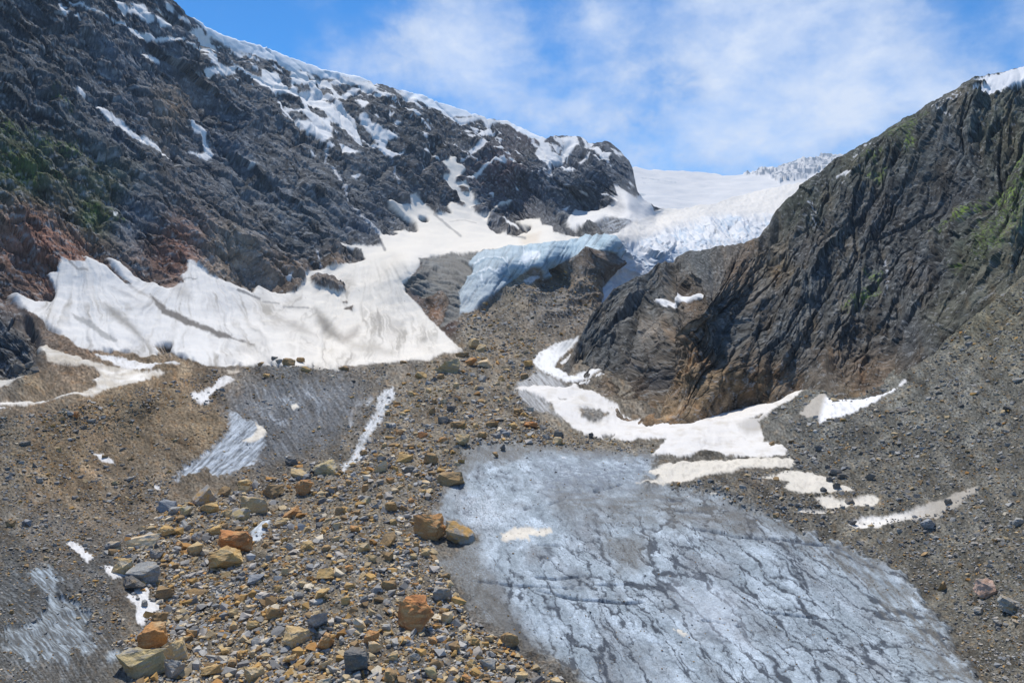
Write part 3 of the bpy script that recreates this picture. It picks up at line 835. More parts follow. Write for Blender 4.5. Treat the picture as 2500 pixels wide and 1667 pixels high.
def cells(u, v, seed):
    """distance to the seam between neighbouring cells"""
    ui, vi = np.floor(u).astype(np.int32), np.floor(v).astype(np.int32)
    f1 = np.full(u.shape, 9, f32); f2 = np.full(u.shape, 9, f32)
    for dx in (-1, 0, 1):
        for dy in (-1, 0, 1):
            a = _PERM[((ui + dx) & 255)] + ((vi + dy) & 255) + seed
            h1 = _PERM[a & 511] / 255.0; h2 = _PERM[(a + 37) & 511] / 255.0
            d = np.sqrt((ui + dx + h1 - u) ** 2 + (vi + dy + h2 - v) ** 2).astype(f32)
            f2 = np.minimum(f2, np.maximum(f1, d)); f1 = np.minimum(f1, d)
    return f2 - f1


fw = flow + .75 * fbm(gx / 1.5, gy / 2.6, zz + 51, 5, .62); vw = wy_ + 2.0 * fbm(gx / 2.0 + 9, gy / 2.6, zz + 52, 4, .6)
c1 = cells(fw / 1.9, vw / 8.5, 3); c2 = cells(fw / .95, vw / 3.4, 21); c3 = cells(fw / 4.2, vw / 22.0, 14)
f1_ = np.abs(fbm(fw / 2.6, vw / 13.0, zz + 1, 4, .6))
thick = np.clip(.55 + .9 * fbm(gx / 3, gy / 5, zz + 88, 3, .6), .1, 1.4)
vein = np.clip(1.25 - c1 / (.11 * thick + .02), 0, 1) * (.3 + .8 * vmod) + np.clip(1.2 - c2 / (.10 * thick + .02), 0, 1) * .55 * vmod + np.clip(1.3 - c3 / (.055 * thick + .015), 0, 1) * .9 + np.clip(1.2 - f1_ / .05, 0, 1) * .5 * vmod
lowright = sstep(80, 260, (px - 1250) * .5 + (py - 1250))
vein = np.clip(1.15 * vein * (.4 + .8 * lowright) * (1 + .8 * fbm(gx / 1.1, gy / 1.6, zz + 77, 3)), 0, 1)
ice = np.broadcast_to(np.array((.285, .335, .37), f32), px.shape + (3,))
ice = mixc(ice, (.49, .565, .625), np.clip(.35 + 1.3 * fbm(flow / 3.0, wy_ / 6.0, zz + 2, 5, .62), 0, 1))
ice = mixc(ice, (.19, .20, .21), np.clip(.05 + 1.2 * fbm(flow / 6, wy_ / 13, zz + 14, 5, .62), 0, .8))
ice = mixc(ice, (.042, .052, .068), vein * .92)
gran = fbm(px / 3.2, py / 3.0, zz + 3, 2)
ice = .97 * ice * (1 + .30 * gran + .22 * gnoise(px / 3.4 + 11, py / 2.6, zz + 8) + .25 * fbm(px / 16, py / 9, zz + 31, 4, .65))[..., None]


def soft_area(flat, soft, crop='V'):
    return B.weight(T(crop, flat), soft=soft, rag=8, med=16)


dirt = .85 * soft_area([1250,1120, 1480,1112, 1640,1140, 1830,1215, 1700,1240, 1500,1200, 1300,1190], 40) * np.clip(.75 + .8 * fbm(px / 70, py / 14, zz, 4, .6), 0, 1)
dirt = np.maximum(dirt, .9 * soft_area([1000,1260, 1090,1245, 1130,1330, 1200,1450, 1330,1560, 1380,1700, 1200,1600, 1020,1400], 34))
dirt = np.maximum(dirt, .75 * soft_area([1380,1230, 1480,1230, 1480,1300, 1420,1310], 26))
dirt = np.maximum(dirt, .8 * soft_area([1050,1030, 1200,1012, 1500,1030, 1500,1050, 1250,1040, 1090,1070, 1030,1130, 1010,1100], 16))
dirt = np.maximum(dirt, .95 * soft_area([1680,1140, 1980,1255, 2140,1370, 2330,1620, 2150,1560, 2060,1440, 1960,1340, 1800,1235], 45) * np.clip(.55 + 1.5 * fbm((px * .7 - py * .7) / 12, (px + py) / 90, zz, 4, .6), 0, 1))
dirt = np.maximum(dirt, .35 * soft_area([1000,1080, 1090,1060, 1050,1190, 1010,1180], 20))
sprinkle = np.clip(.5 + 1.6 * gran, 0, 1)
ice = mixc(ice, (.135, .128, .112), np.clip(dirt * (.6 + .6 * sprinkle), 0, .96))
rip = fbm(gx / 1.6 + gy / 9, gy / 1.1, zz + 5, 3, .6)
ice = mixc(ice, (.17, .195, .235), soft_area([1230,1050, 1480,1060, 1500,1095, 1380,1130, 1250,1140], 40) * np.clip(.4 + 1.3 * rip, 0, .8))
ice = mixc(ice, (.60, .635, .67), soft_area([1050,1140, 1120,1130, 1180,1200, 1100,1215], 40) * np.clip(.3 + 1.2 * gran, 0, .7))
ice = mixc(ice, (.58, .62, .67), soft_area([1560,1350, 1680,1370, 1720,1480, 1600,1430], 50) * .4)
B.paint(w, ice, ID_ICE, ice=1.0)
B.ice = B.ice * (1 - .62 * np.clip(dirt, 0, 1) * w)
B.ice[(w > .05) & (w < .75)] *= .5
w_field = w
# crevasse lines across the ice
cracks = [(8, [1640,690, 1760,705, 1880,735, 2000,740, 2130,745, 2351,775, 2480,785], 1.7), (8, [350,980, 500,995, 650,1015, 800,1025, 1000,1030], 1.4), (8, [730,1040, 860,1075, 1000,1100, 1120,1105, 1240,1118, 1340,1108], 1.9),
          (8, [660,575, 800,550, 900,515], .9), (8, [1060,470, 1120,462, 1220,425], .9), (8, [1450,570, 1560,580, 1700,590], 1.0), (8, [1430,515, 1500,518, 1600,520], .7), (8, [700,960, 850,975, 1000,955], .7), (8, [900,1030, 960,1010, 1150,1005, 1290,1000], .8),
          (8, [740,770, 900,775], .6), (8, [1210,590, 1330,590], .5), (8, [2050,1165, 2200,1175, 2351,1190], 1.2), (8, [1680,1210, 1800,1230, 1900,1240], .7)]
w_crack = zz.copy()
for c_, fl, wd in cracks:
    w_crack = np.maximum(w_crack, B.weight(T(c_, fl), soft=1.6, rag=1.2, med=2.5, closed=False, width=wd))
B.paint(w_crack * .9, (.07, .09, .12))

# ---- snow patches: (crop, outline, colour, edge, label)
PATCH = [
 (4, [215,585, 260,565, 300,600, 400,625, 460,640, 470,660, 510,660, 560,680, 600,690, 700,700, 780,715, 830,730, 980,730, 920,745, 850,760, 760,780, 640,800, 540,830, 450,860, 330,880, 200,900, 120,912, 0,915, -200,930, -200,905, 0,893, 100,888, 200,885, 300,870, 420,840, 500,810, 560,790, 520,760, 580,745, 560,710, 480,695, 380,695, 310,690, 270,670, 250,630], 'tan', 2.2, "long dirty tan snow tongue curving behind the brown moraine crest at the left"),
 (4, [550,630, 650,640, 740,660, 840,680, 960,680, 1035,686, 900,692, 870,710, 780,720, 700,690, 600,665], WHITE, 1.6, "thin banded white snow patch on dark debris just above the tan snow tongue"),
 (4, [-200,800, 0,770, 80,755, 160,738, 90,780, 40,810, 0,825, -200,850], (.6, .57, .5), 1.6, "pale snow wedge below the dark rocks at the left edge, beside the brown hummock"),
 (4, [-100,925, 0,925, 60,930, 0,938, -100,945], WHITE, 1.2, "sliver of white snow at the left edge below the tan snow tongue"),
 (4, [1090,830, 1150,830, 1220,800, 1250,765, 1300,750, 1335,770, 1280,800, 1240,820, 1200,850, 1200,880, 1150,885, 1100,860], WHITE, 1.6, "hook shaped white snow patch in the notch of the brown moraine crest"),
 (4, [1300,715, 1350,710, 1380,725, 1310,740], TAN, 1.6, "small tan snow patch above the hook shaped white snow patch"),
 (4, [540,1205, 580,1205, 640,1235, 660,1262, 610,1250, 580,1240], WHITE, 1.5, "small slanting white snow patch alone on the brown moraine slope"),
 (4, [880,1370, 910,1370, 925,1390, 890,1385], WHITE, 1.5, "tiny white snow spot at the foot of the brown moraine slope"),
 (4, [1395,1120, 1440,1100, 1480,1060, 1470,1010, 1500,1020, 1540,1060, 1500,1110, 1440,1130], CREAM, 2.0, "cream snow patch on the streaked blue ice in the moraine bowl"),
 (4, [1665,900, 1700,895, 1715,915, 1680,925], CREAM, 1.5, "small cream snow spot on the dark icy slope of the moraine bowl"),
 (7, [380,765, 410,755, 470,790, 510,830, 540,850, 500,885, 470,850, 430,820], WHITE, 1.5, "highest white snow patch along the gully left of the rubble"),
 (7, [590,905, 640,920, 700,945, 750,970, 770,990, 690,985, 650,1000, 600,950], WHITE, 1.5, "white snow patch under the dark grey boulder in the gully left of the rubble"),
 (7, [760,1035, 800,1030, 860,1050, 850,1090, 910,1110, 920,1150, 850,1190, 820,1240, 790,1240, 770,1190, 790,1150, 740,1120, 710,1090, 790,1090, 770,1060], WHITE, 1.8, "largest white snow patch low in the gully left of the rubble"),
 (7, [560,1560, 630,1545, 640,1600, 540,1600], WHITE, 1.5, "bit of white snow at the bottom edge left of the big olive slab"),
 (8, [530,710, 600,670, 680,660, 740,680, 800,665, 820,690, 760,720, 690,715, 690,750, 620,735, 560,755, 530,745], CREAM, 2.2, "cream snow patch lying on the bare ice right of the touching boulder pair"),
 (8, [1510,1270, 1545,1270, 1600,1300, 1570,1312, 1530,1300], CREAM, 1.4, "small cream snow scrap on the lower bare ice"),
 (8, [870,275, 900,275, 890,283, 872,282], WHITE, 1.0, "tiny white snow speck near the upper rim of the bare ice"),
 (5, [1300,440, 1340,380, 1430,320, 1560,280, 1550,310, 1480,390, 1440,430, 1420,460, 1480,490, 1500,515, 1560,500, 1640,480, 1725,455, 1700,475, 1640,510, 1600,530, 1560,555, 1490,560, 1470,540, 1380,500, 1330,470], 'grey', 1.6, "grey and white snow strip curling round the foot of the rounded right rock ridge"),
 (5, [1450,440, 1510,395, 1490,440, 1460,455], WHITE, 1.2, "small white snow scrap tucked against the rounded right rock ridge"),
 (6, [180,1060, 300,1030, 500,1010, 700,995, 860,985, 1020,980, 1050,1000, 1000,1040, 860,1050, 740,1060, 680,1085, 560,1100, 470,1115, 380,1135, 250,1130, 120,1125, 250,1115, 260,1090], CREAM, 1.8, "long cream snow tongue between the bare ice and the gravel strip"),
 (6, [850,1115, 930,1095, 970,1065, 1050,1055, 1130,1065, 1180,1080, 1230,1090, 1260,1130, 1330,1135, 1380,1165, 1290,1165, 1200,1185, 1100,1190, 1000,1175, 970,1160, 1000,1130], CREAM, 1.8, "cream snow patch dotted with dark stones right of the long cream snow tongue"),
 (6, [1150,1210, 1220,1190, 1300,1220, 1380,1210, 1440,1185, 1500,1195, 1530,1220, 1480,1245, 1350,1250, 1250,1270, 1210,1265], CREAM, 2.4, "broken stony snow patch just below the cream patch dotted with dark stones"),
 (6, [1030,1270, 1120,1270, 1200,1275, 1260,1285, 1150,1288, 1050,1282], CREAM, 1.5, "thin cream snow sliver left of the broken stony snow patch"),
 (6, [1345,1330, 1420,1300, 1520,1295, 1600,1290, 1700,1270, 1800,1220, 1900,1180, 1990,1140, 2070,1115, 2072,1150, 2000,1180, 1960,1230, 1900,1250, 1850,1300, 1740,1310, 1620,1320, 1540,1340, 1430,1355, 1350,1345], 'fade', 2.2, "lowest snow tongue on the right scree, white at its tip and tan higher up"),
 (6, [1065,735, 1100,690, 1150,640, 1195,605, 1230,640, 1265,660, 1340,660, 1450,655, 1560,610, 1670,530, 1600,600, 1500,670, 1400,715, 1300,745, 1240,765, 1180,780, 1170,740, 1110,750], 'fade2', 1.6, "snow wedge on the right scree under the dark buttress, half of it dirty tan"),
 (6, [405,1200, 440,1200, 420,1207], WHITE, .8, "tiny white snow dash on the dirty ice below the long cream snow tongue"),
 (6, [510,1195, 600,1190, 560,1197], CREAM, .8, "thin cream snow dash on dirty ice below the tip of the long cream tongue"),
]
# snow along the foot of the right wall
right_snow = np.concatenate([T(5, [1190,580, 1300,570, 1400,580, 1500,590, 1540,560, 1560,600, 1660,620, 1700,650, 1770,680, 1810,720, 1870,745, 1950,750]), T(6, [300,760, 420,760, 500,740, 600,690, 700,660, 830,625, 870,650, 1000,590, 1122,540, 1100,575, 1000,650, 900,710, 880,750, 830,790, 850,830, 855,880, 960,895, 990,940, 980,960, 850,985, 700,980, 640,970, 600,950, 500,940, 430,985, 380,990, 320,965, 210,975, 260,930, 300,880, 250,875, 130,875, 90,890, 0,870]), T(5, [1700,860, 1600,830, 1500,780, 1420,720, 1400,680, 1330,640, 1260,600])])
streaky(T(5, [1190,560, 1330,470, 1480,560, 1540,600, 1400,620, 1400,700, 1450,760, 1330,720, 1230,660]), (.5, .52, .53), (.18, .18, .18), .9, .75, ID_ICE, soft=8, rag=6, med=6)
w = B.weight(right_snow, soft=2, rag=4, med=3)
rs = mixc(np.broadcast_to(np.array((.70, .675, .635), f32), px.shape + (3,)), (.5, .45, .37), np.clip(fbm(px / 40, py / 12, zz + 5, 4, .6) * .9, 0, .6))
rs = mixc(rs, (.3, .28, .25), sstep(1880, 1830, px) * 0 + B.weight(T(6, [700,800, 880,740, 1010,650, 900,760, 850,830, 760,850]), soft=10) * .55)
B.paint(w, rs, ID_SNOWFIELD, snow=.9)
for c_, fl in [(5, [1550,705, 1620,695, 1680,705, 1730,720, 1690,750, 1640,765, 1580,750]), (5, [1690,835, 1770,840, 1740,865, 1700,860]), (5, [1440,655, 1490,655, 1480,665]), (6, [780,770, 850,735, 890,715, 830,770])]:
    B.paint(B.weight(T(c_, fl), soft=2.5, rag=4, med=3), (.2, .19, .17), ID_MORAINE, snow=0)
B.paint(((rnd > .74) & (w > .8) & (px > 1780)).astype(f32) * .8, (.2, .18, .16))

pid = 20
for c_, fl, colr, soft, lab in PATCH:
    P_ = T(c_, fl)
    rag = 4.5 if c_ in (5, 6, 4) else 5.5
    small = min(1.0, float(np.ptp(P_[:, 1])) / 22.0)
    w = B.weight(P_, soft=soft * (.5 + .8 * small), rag=rag * small, med=4 * small)
    if isinstance(colr, str):
        if colr == 'tan':
            cc = mixc(np.broadcast_to(np.array((.53, .48, .40), f32), px.shape + (3,)), (.74, .71, .65), np.clip(.25 + fbm(px / 50, py / 9, zz, 3) + sstep(250, 380, px) * .5 + sstep(920, 980, py) * .5, 0, 1))
            cc = mixc(cc, (.40, .36, .29), sstep(110, 170, px) * sstep(200, 150, px) * .6)
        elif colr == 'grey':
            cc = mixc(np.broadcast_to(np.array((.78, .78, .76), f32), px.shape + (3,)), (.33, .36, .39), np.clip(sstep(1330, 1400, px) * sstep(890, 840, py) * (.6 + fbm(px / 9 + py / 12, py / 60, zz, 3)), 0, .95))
        elif colr == 'fade':
            cc = mixc(np.broadcast_to(np.array((.80, .76, .69), f32), px.shape + (3,)), (.36, .33, .28), sstep(2150, 2300, px))
        else:
            cc = mixc(np.broadcast_to(np.array((.80, .80, .80), f32), px.shape + (3,)), (.40, .37, .32), sstep(2025, 2005, px + .35 * (py - 980)))
    else:
        cc = mixc(np.broadcast_to(np.array(colr, f32), px.shape + (3,)), (.62, .57, .5), np.clip(fbm(px / 30, py / 8, zz + 2, 3) * .7, 0, .5))
    cc = mixc(cc, (.2, .18, .155), ((rnd > .80) * .75 + np.clip(.5 * B.nf + .35 * B.nm, 0, .45)).astype(f32))
    B.paint(w, cc, pid, snow=.8)
    SPECS[pid] = ("snow_patch", M_SNOW, True, lab, "snow patch", "snow patches on the valley floor", None)
    pid += 1
# a few snow streaks high on the mountain stand alone
MSP = [(1, [555,562, 625,572, 860,735, 850,778, 836,798, 700,700, 560,592], "long slanting snow streak alone on the dark left mountain face"),
       (1, [851,778, 861,735, 1015,885, 990,893, 940,862, 838,798], "thin lower tail of the long slanting snow streak on the left mountain"), (1, [1100,650, 1270,830, 1280,860, 1110,830], "hooked snow streak on the dark left mountain face, below the ridge snow"),
       (1, [450,445, 525,495, 525,525, 455,480], "short snow streak just above the long slanting streak on the left mountain"), (1, [820,255, 970,310, 970,330, 850,310], "small ragged snow patch on the left mountain below the upper snow band"),
       (1, [1170,380, 1240,360, 1350,385, 1355,435, 1200,455], "forked snow patch below the crest cornice on the left mountain")]
for c_, fl, lab in MSP:
    ins = poly_sd(T(c_, fl), px, py) > 0
    B.ids[ins & (B.ids == ID_MSNOW)] = pid
    SPECS[pid] = ("snow_patch", M_SNOW, True, lab, "snow patch", "snow patches on the left mountain", None)
    pid += 1

# ---- relief
isrock = ((B.ids == ID_MOUNT) | (B.ids == ID_MSNOW) | (B.ids == ID_STREAM) | (B.ids >= 20 + len(PATCH))).astype(f32)
isbowl = (B.ids == ID_BOWL).astype(f32)


def blur(a, n=2):
    cut = [0, a.shape[1]]
    if a.shape == px.shape:
        cut = [0, *(np.nonzero(np.diff(px[0]) < .1)[0] + 1).tolist(), a.shape[1]]
    out = []
    for c0, c1_ in zip(cut[:-1], cut[1:]):
        b = a[:, c0:c1_]
        for _ in range(n):
            p = np.pad(b, 1, mode='edge')
            b = (b + p[:-2, 1:-1] + p[2:, 1:-1] + p[1:-1, :-2] + p[1:-1, 2:]) / 5
        out.append(b)
    return np.concatenate(out, 1)


isrock_s, isbowl_s = blur(isrock, 4), blur(isbowl, 4)
x, y, z = P0[..., 0], P0[..., 1], P0[..., 2]
dvec = np.array([.30, .85, -.38]); dvec /= np.linalg.norm(dvec)
along = x * dvec[0] + y * dvec[1] + z * dvec[2]
qx, qy, qz = x - dvec[0] * along * .72, y - dvec[1] * along * .72, z - dvec[2] * along * .72
qx = qx + 4 * fbm(x / 40, y / 40, z / 40, 2); qz = qz + 4 * fbm(x / 40 + 9, y / 40, z / 40, 2)
r1 = ridged(qx / 52, qy / 52, qz / 52, 7, .55)
r2 = fbm(qx / 14 + 3, qy / 14, qz / 14, 5, .62)
gull = ridged((x * .9 + y * .3) / 45, z / 160, y / 160, 3, .5)      # gullies down the fall line
far = np.clip(Y / 600, .55, 1.4)
u_, v_ = px * .77 + py * .64, px * .64 - py * .77
w1_ = 9 * fbm(px / 60, py / 60, zz + 33, 4, .6); w2_ = 9 * fbm(px / 60 + 5, py / 60, zz + 43, 4, .6)
fa = facets((u_ + w1_) / 330, (v_ + w2_) / 84, 5)
fb = facets((u_ + w1_) / 130, (v_ + w2_) / 30, 25)
fc = facets((px * .86 + py * .5 + w1_) / 40, (px * .5 - py * .86 + w2_) / 14, 45)
fd = facets((px * .5 + py * .86 + .6 * w1_) / 15, (px * .86 - py * .5 + .6 * w2_) / 8, 65, .9, 'step')
r3 = ridged((u_ + w1_) / 60, (v_ + w1_) / 22, az_ * .3 + 5, 5, .58)
topf = .35 + .65 * sstep(0, 45, py - np.interp(px, B_SKY[:, 0], B_SKY[:, 1]))
edge_r = .4 + .6 * sstep(1545, 1450, px)
mj = np.clip(1 - cells((v_ + w2_) / 66, (u_ + w1_) / 250, 7) / .10, 0, 1) * .9 + np.clip(1 - cells((v_ + w2_) / 25, (u_ + w1_) / 90, 17) / .12, 0, 1) * .4
D_big = (2.0 * (r1 - .4) * far + (Y / F) * (6 + 38 * fa + 26 * fb - 12 * mj)) * topf * edge_r
D_fine = ((Y / F) * (11 * fc + 3.6 * fd + 6 * (r3 - .4)) + .5 * r2 * far - 3 * (gull - .5) * sstep(50, 120, z) * far) * topf * edge_r
snowb = blur(B.snow, 2)
D_rock = D_big + D_fine * (1 - .85 * snowb)
snowk = 1 - .55 * blur(B.snow, 2)
D = D_rock * isrock_s
# rock steps under the hanging glacier
b1 = ridged(x / 22, y / 30, z / 18, 6, .58)
D = D + isbowl_s * (Y / F) * (8 + 30 * facets(px / 80 + w1_ / 70, py / 55, 11) + 17 * facets(px / 30, py / 22, 31) + 4 * fc + 2.5 * fd) * sstep(15, 30, z)
# hanging ice: seracs and vertical cracks, the face standing proud of the rock below
s1 = ridged(px / 55 + .3 * py / 55, py / 120, zz, 4, .55)
wc = blur(w_cliff, 2)
D = D + wc * (1.6 - 1.2 * np.clip(crk * 2 - .2, 0, 1) + (Y / F) * (2 + 9 * facets((px + .25 * py) / 70, py / 34, 71) + 2.2 * facets((px + .2 * py) / 15, py / 34, 81, .9, 'step') + 3 * fbm(px / 40, py / 14, zz + 16, 4)))
wg = blur(((B.ids == ID_GLACIER) & (px < 1300)).astype(f32), 2)
D = D + wg * (2.2 * icestr + 3 * fbm(px / 60, py / 30, zz, 3))
wf = blur(w_fall, 2)
fu, fv = px * .8 + py * .6, px * .6 - py * .8
fi1 = facets((fu + w1_) / 62, (fv + w2_) / 22, 91); fi2 = facets((fu + w1_) / 17, (fv + w2_) / 7, 101, .9, 'step')
D = D + wf * ((Y / F) * (22 * fi1 + 5 * fi2 + 4 * fbm(px / 70, py / 40, zz, 3)))
# snow: long soft waves and runnels
sn = blur(B.snow, 3) * (1 - isrock_s)
D = D + sn * (1.6 * fbm(x / 30, y / 40, z / 30, 4) + (0.3 * np.clip(streak, -1, 1) + 1.3 * fan) * sstep(610, 680, py) * Y / 400 + .07 * streak * sstep(600, 700, py) * Y / 400)
D = D + blur(B.snow, 2) * (1 - isrock_s) * 1.6 * Y / F * sstep(760, 840, py)
# bare ice
wi = blur(w_field, 2)
D = D + wi * (.45 * fbm(gx / 14, gy / 24, zz, 3) + .10 * fbm(gx / 2.0, gy / 3.0, zz, 4, .6) - .06 * vein - .5 * blur(w_crack, 1))
wi2 = blur(((B.ids == ID_ICE) & (w_field < .5)).astype(f32), 3)
D = D + wi2 * .3 * fbm(x / 2.5, y / 2.5, z / 2.5, 3)
# loose debris: hummocks, cobbles
loose = np.clip(1 - isrock_s - isbowl_s - wc - wg - wf - sn - wi - wi2, 0, 1) + .6 * isbowl_s * sstep(34, 24, z)
loose = np.clip(loose, 0, 1)
near = Y / 120
cob = fbm(px / 16, py / 9, zz + 50, 3, .6)
D = D + loose * (1.6 * fbm(x / 30, y / 38, z / 30, 3) + .16 * near * cob + .07 * near * fbm(px / 5.5, py / 3.6, zz + 70, 2))
# talus gets a fleck of colour per cobble
fleck = gnoise(px / 6.5, py / 4.2, zz + 90); fleck2 = gnoise(px / 4.2 + 40, py / 3.1, zz + 60); fleck3 = gnoise(px / 14, py / 9, zz + 66)
lc = B.col * np.clip(1 + .75 * fleck + .75 * fleck2, .25, 2.4)[..., None]
lc = mixc(lc, lc * np.array([1.25, 1.03, .8], f32), np.clip(fleck3 * 1.6, 0, 1) * .7)
run = fbm((px * .75 - py * .66) / 90, (px * .66 + py * .75) / 26, zz + 44, 4, .6) * sstep(1800, 2000, px) + .6 * fbm(px / 60, py / 26, zz + 45, 4, .6)
lc = lc * (1 + .5 * run)[..., None]
B.col = mixc(B.col, np.clip(lc, .025, .6), loose * (1 - .9 * B.snow) * (1 - .7 * B.ice))
# rock: pale flecks and dark seams that follow the foliation
rk = isrock_s * (1 - B.snow) + isbowl_s * .8
seam = fbm(qx / 6, qy / 6, qz / 6, 4, .65)
B.col = mixc(B.col, np.clip(B.col * (1 + .85 * seam + .45 * fleck2)[..., None], .018, .5), np.clip(rk, 0, 1))
pfleck = fbm(qx / 3.1 + 40, qy / 3.1, qz / 3.1, 4, .7)
B.col = mixc(B.col, (.34, .35, .355), np.clip(rk, 0, 1) * sstep(.14, .5, pfleck + .3 * fleck2) * .65)

PB = P0 + Nn * D[..., None]
tuftB = sstep(-.15, .25, gnoise(px / 5.2, py / 4, zz + 17))
ledgeB = tuftB * (.3 + .7 * sstep(.12, .5, blur(grid_normals(PB)[..., 2], 1) + .25 * B.nf) * sstep(-.4, .05, B.nf + B.nm))
# meadow on the lower left flank
for c_, fl, k_ in [(1, [10,950, 100,975, 200,1025, 130,1035, 40,1000], .9), (1, [0,640, 200,720, 420,800, 600,930, 500,900, 200,800, 0,760], .5), (1, [480,1140, 560,1160, 720,1240, 640,1260], .6), (1, [300,520, 420,580, 400,640, 300,570], .4), (1, [0,850, 300,960, 420,1050, 250,1010, 0,920], .45)]:
    ww = B.weight(T(c_, fl), soft=12, rag=10, med=14) * np.minimum(1, k_ * 1.5) * ledgeB
    B.paint(ww, (.115, .165, .04))

B.col = np.clip(B.col, .015, .88)
NB = Nn
SPECS.update({
    ID_MOUNT: ("mountain", M_ROCK, False, "dark rocky left mountain wall rising to a snowy crest", "mountain", None, "structure"),
    ID_MORAINE: ("moraine", M_SCREE, False, "grey and brown moraine debris covering the valley floor", "moraine", None, "structure"),
    ID_SCREE: ("scree_slope", M_SCREE, False, "grey scree slope falling from the right cliff to the ice", "scree slope", None, "structure"),
    ID_SNOWFIELD: ("snowfield", M_SNOW, True, "white and dirty cream snowfield along the foot of the rock walls", "snowfield", None, "structure"),
    ID_GLACIER: ("glacier", M_ICE, True, "white crevassed glacier spilling down to the hanging ice front", "glacier", None, "structure"),
    ID_ICE: ("ice_field", M_ICE, True, "blue grey bare glacier ice veined with dark melt lines", "bare ice", None, "structure"),
    ID_BOWL: ("rock_step", M_ROCK, False, "brown rock step and gravel below the hanging ice cliff", "rock step", None, "structure"),
    ID_CLIFFICE: ("ice_cliff", M_ICE, True, "pale blue cracked ice cliff overhanging the brown rock step", "ice cliff", None, "structure"),
    ID_MSNOW: ("mountain_snow", M_SNOW, True, "snow in gullies and on ledges of the left mountain", "mountain snow", None, "structure"),
    ID_STREAM: ("waterfall", M_ICE, True, "thin white waterfall dropping down the left mountain face", "waterfall", None, None),
    ID_CHUTE: ("ice_chute", M_ICE, True, "narrow whitish ice chute running down the grey moraine", "ice chute", None, "structure"),
})
full = back_side(PB, Nn, px, py)
k = full.shape[0] - PB.shape[0]
padc = np.concatenate([np.repeat(B.col[:1], k, 0), B.col], 0)
padi = np.concatenate([np.repeat(B.ids[:1], k, 0), B.ids], 0)
padi[:k][padi[:k] >= 20] = ID_MOUNT
split_grid(full, padc, padi, SPECS, np.nonzero(np.diff(px[0]) < .1)[0])

# ================================================================== the right cliff
BASE = pts('N', [1350,900, 1371,904, 1400,945, 1407,966, 1448,976, 1465,989, 1494,998, 1511,1015, 1537,1025, 1579,1032, 1630,1036, 1656,1038, 1713,1032, 1755,1013, 1798,998, 1853,983, 1870,991, 1904,972, 1947,951, 1976,932,
                  1993,913, 2015,906, 2023,947, 2036,976, 2070,981, 2117,979, 2164,959, 2206,928, 2232,908, 2257,883, 2274,849, 2295,840, 2329,815, 2363,777, 2393,755, 2436,725, 2500,675, 2760,520])
C_SKY = np.concatenate([
    pts(5, [1420,490, 1460,470, 1500,410, 1530,350, 1560,290, 1590,230, 1620,160]), pts(3, [0,1410, 100,1375, 190,1330, 250,1270, 330,1240, 400,1200, 480,1185, 560,1160, 620,1145, 680,1135, 740,1135, 780,1120, 828,1106, 834,1095, 850,1060, 880,1020, 905,960, 920,930, 950,900,
             1000,870, 1060,820, 1130,780, 1200,715, 1280,662, 1300,650, 1360,625, 1450,580, 1530,545, 1570,515, 1620,480, 1680,430, 1740,395, 1800,348, 1850,330, 1930,295, 2000,260, 2100,215, 2200,185, 2290,155, 2351,135]), pts('N', [2760,40])])
C_PTS = [(2500,157,430),(2800,40,390),(2200,300,430),(2044,383,425),(1885,508,385),(1860,575,345),(1700,600,385),(1600,640,370),(1500,700,345),(1450,775,312),(1400,855,285),
         (1650,900,206),(1650,780,222),(1700,800,218),(1700,700,240),(1760,640,280),(1590,900,232),(1560,860,252),(1500,900,258),(1540,800,300),(1600,740,315),(1650,680,330),(1450,900,262),
         (1560,980,212),(1850,850,215),(1850,750,245),(1870,640,295),(1950,600,315),(2050,800,232),(2050,700,262),(2050,600,300),(2120,450,370),(2250,800,205),(2300,700,240),(2300,500,315),(2300,300,380),
         (2450,600,225),(2500,500,255),(2500,300,340),(2800,350,250),(2800,200,320),(2000,480,365),(1950,800,228),(2150,880,208)]
bx = np.array([1385, 1425, 1480, 1525, 1580, 1640, 1700, 1760, 1820, 1880, 1940, 2045, 2100, 2160, 2240, 2310, 2380, 2450, 2540, 2640, 2740], float)
by = np.interp(bx, BASE[:, 0], BASE[:, 1])
bY, _ = B_SURVEY(bx.astype(f32), by.astype(f32))
C_PTS += [(a, b, c) for a, b, c in zip(bx, by, bY)]
C_PTS += [(a, b + 110, c * .965) for a, b, c in zip(bx[::2], by[::2], bY[::2])]
C_SURVEY = Survey(C_PTS, 1330, 2790, 0, 1180)
cx, cy = column_grid(1364, 2760, C_SKY, lambda x: np.interp(x, BASE[:, 0], BASE[:, 1]) + 70, int(830 / STEP), STEP, wob=1.0, seed=40)
YC, NC = C_SURVEY(cx, cy)
Q0 = place(cx, cy, YC)
CDARK = (.07, .075, .078); CGREY = (.10, .108, .108); COCHRE = (.25, .175, .10); CGREEN = (.072, .082, .064); CBROWN = (.15, .112, .078)
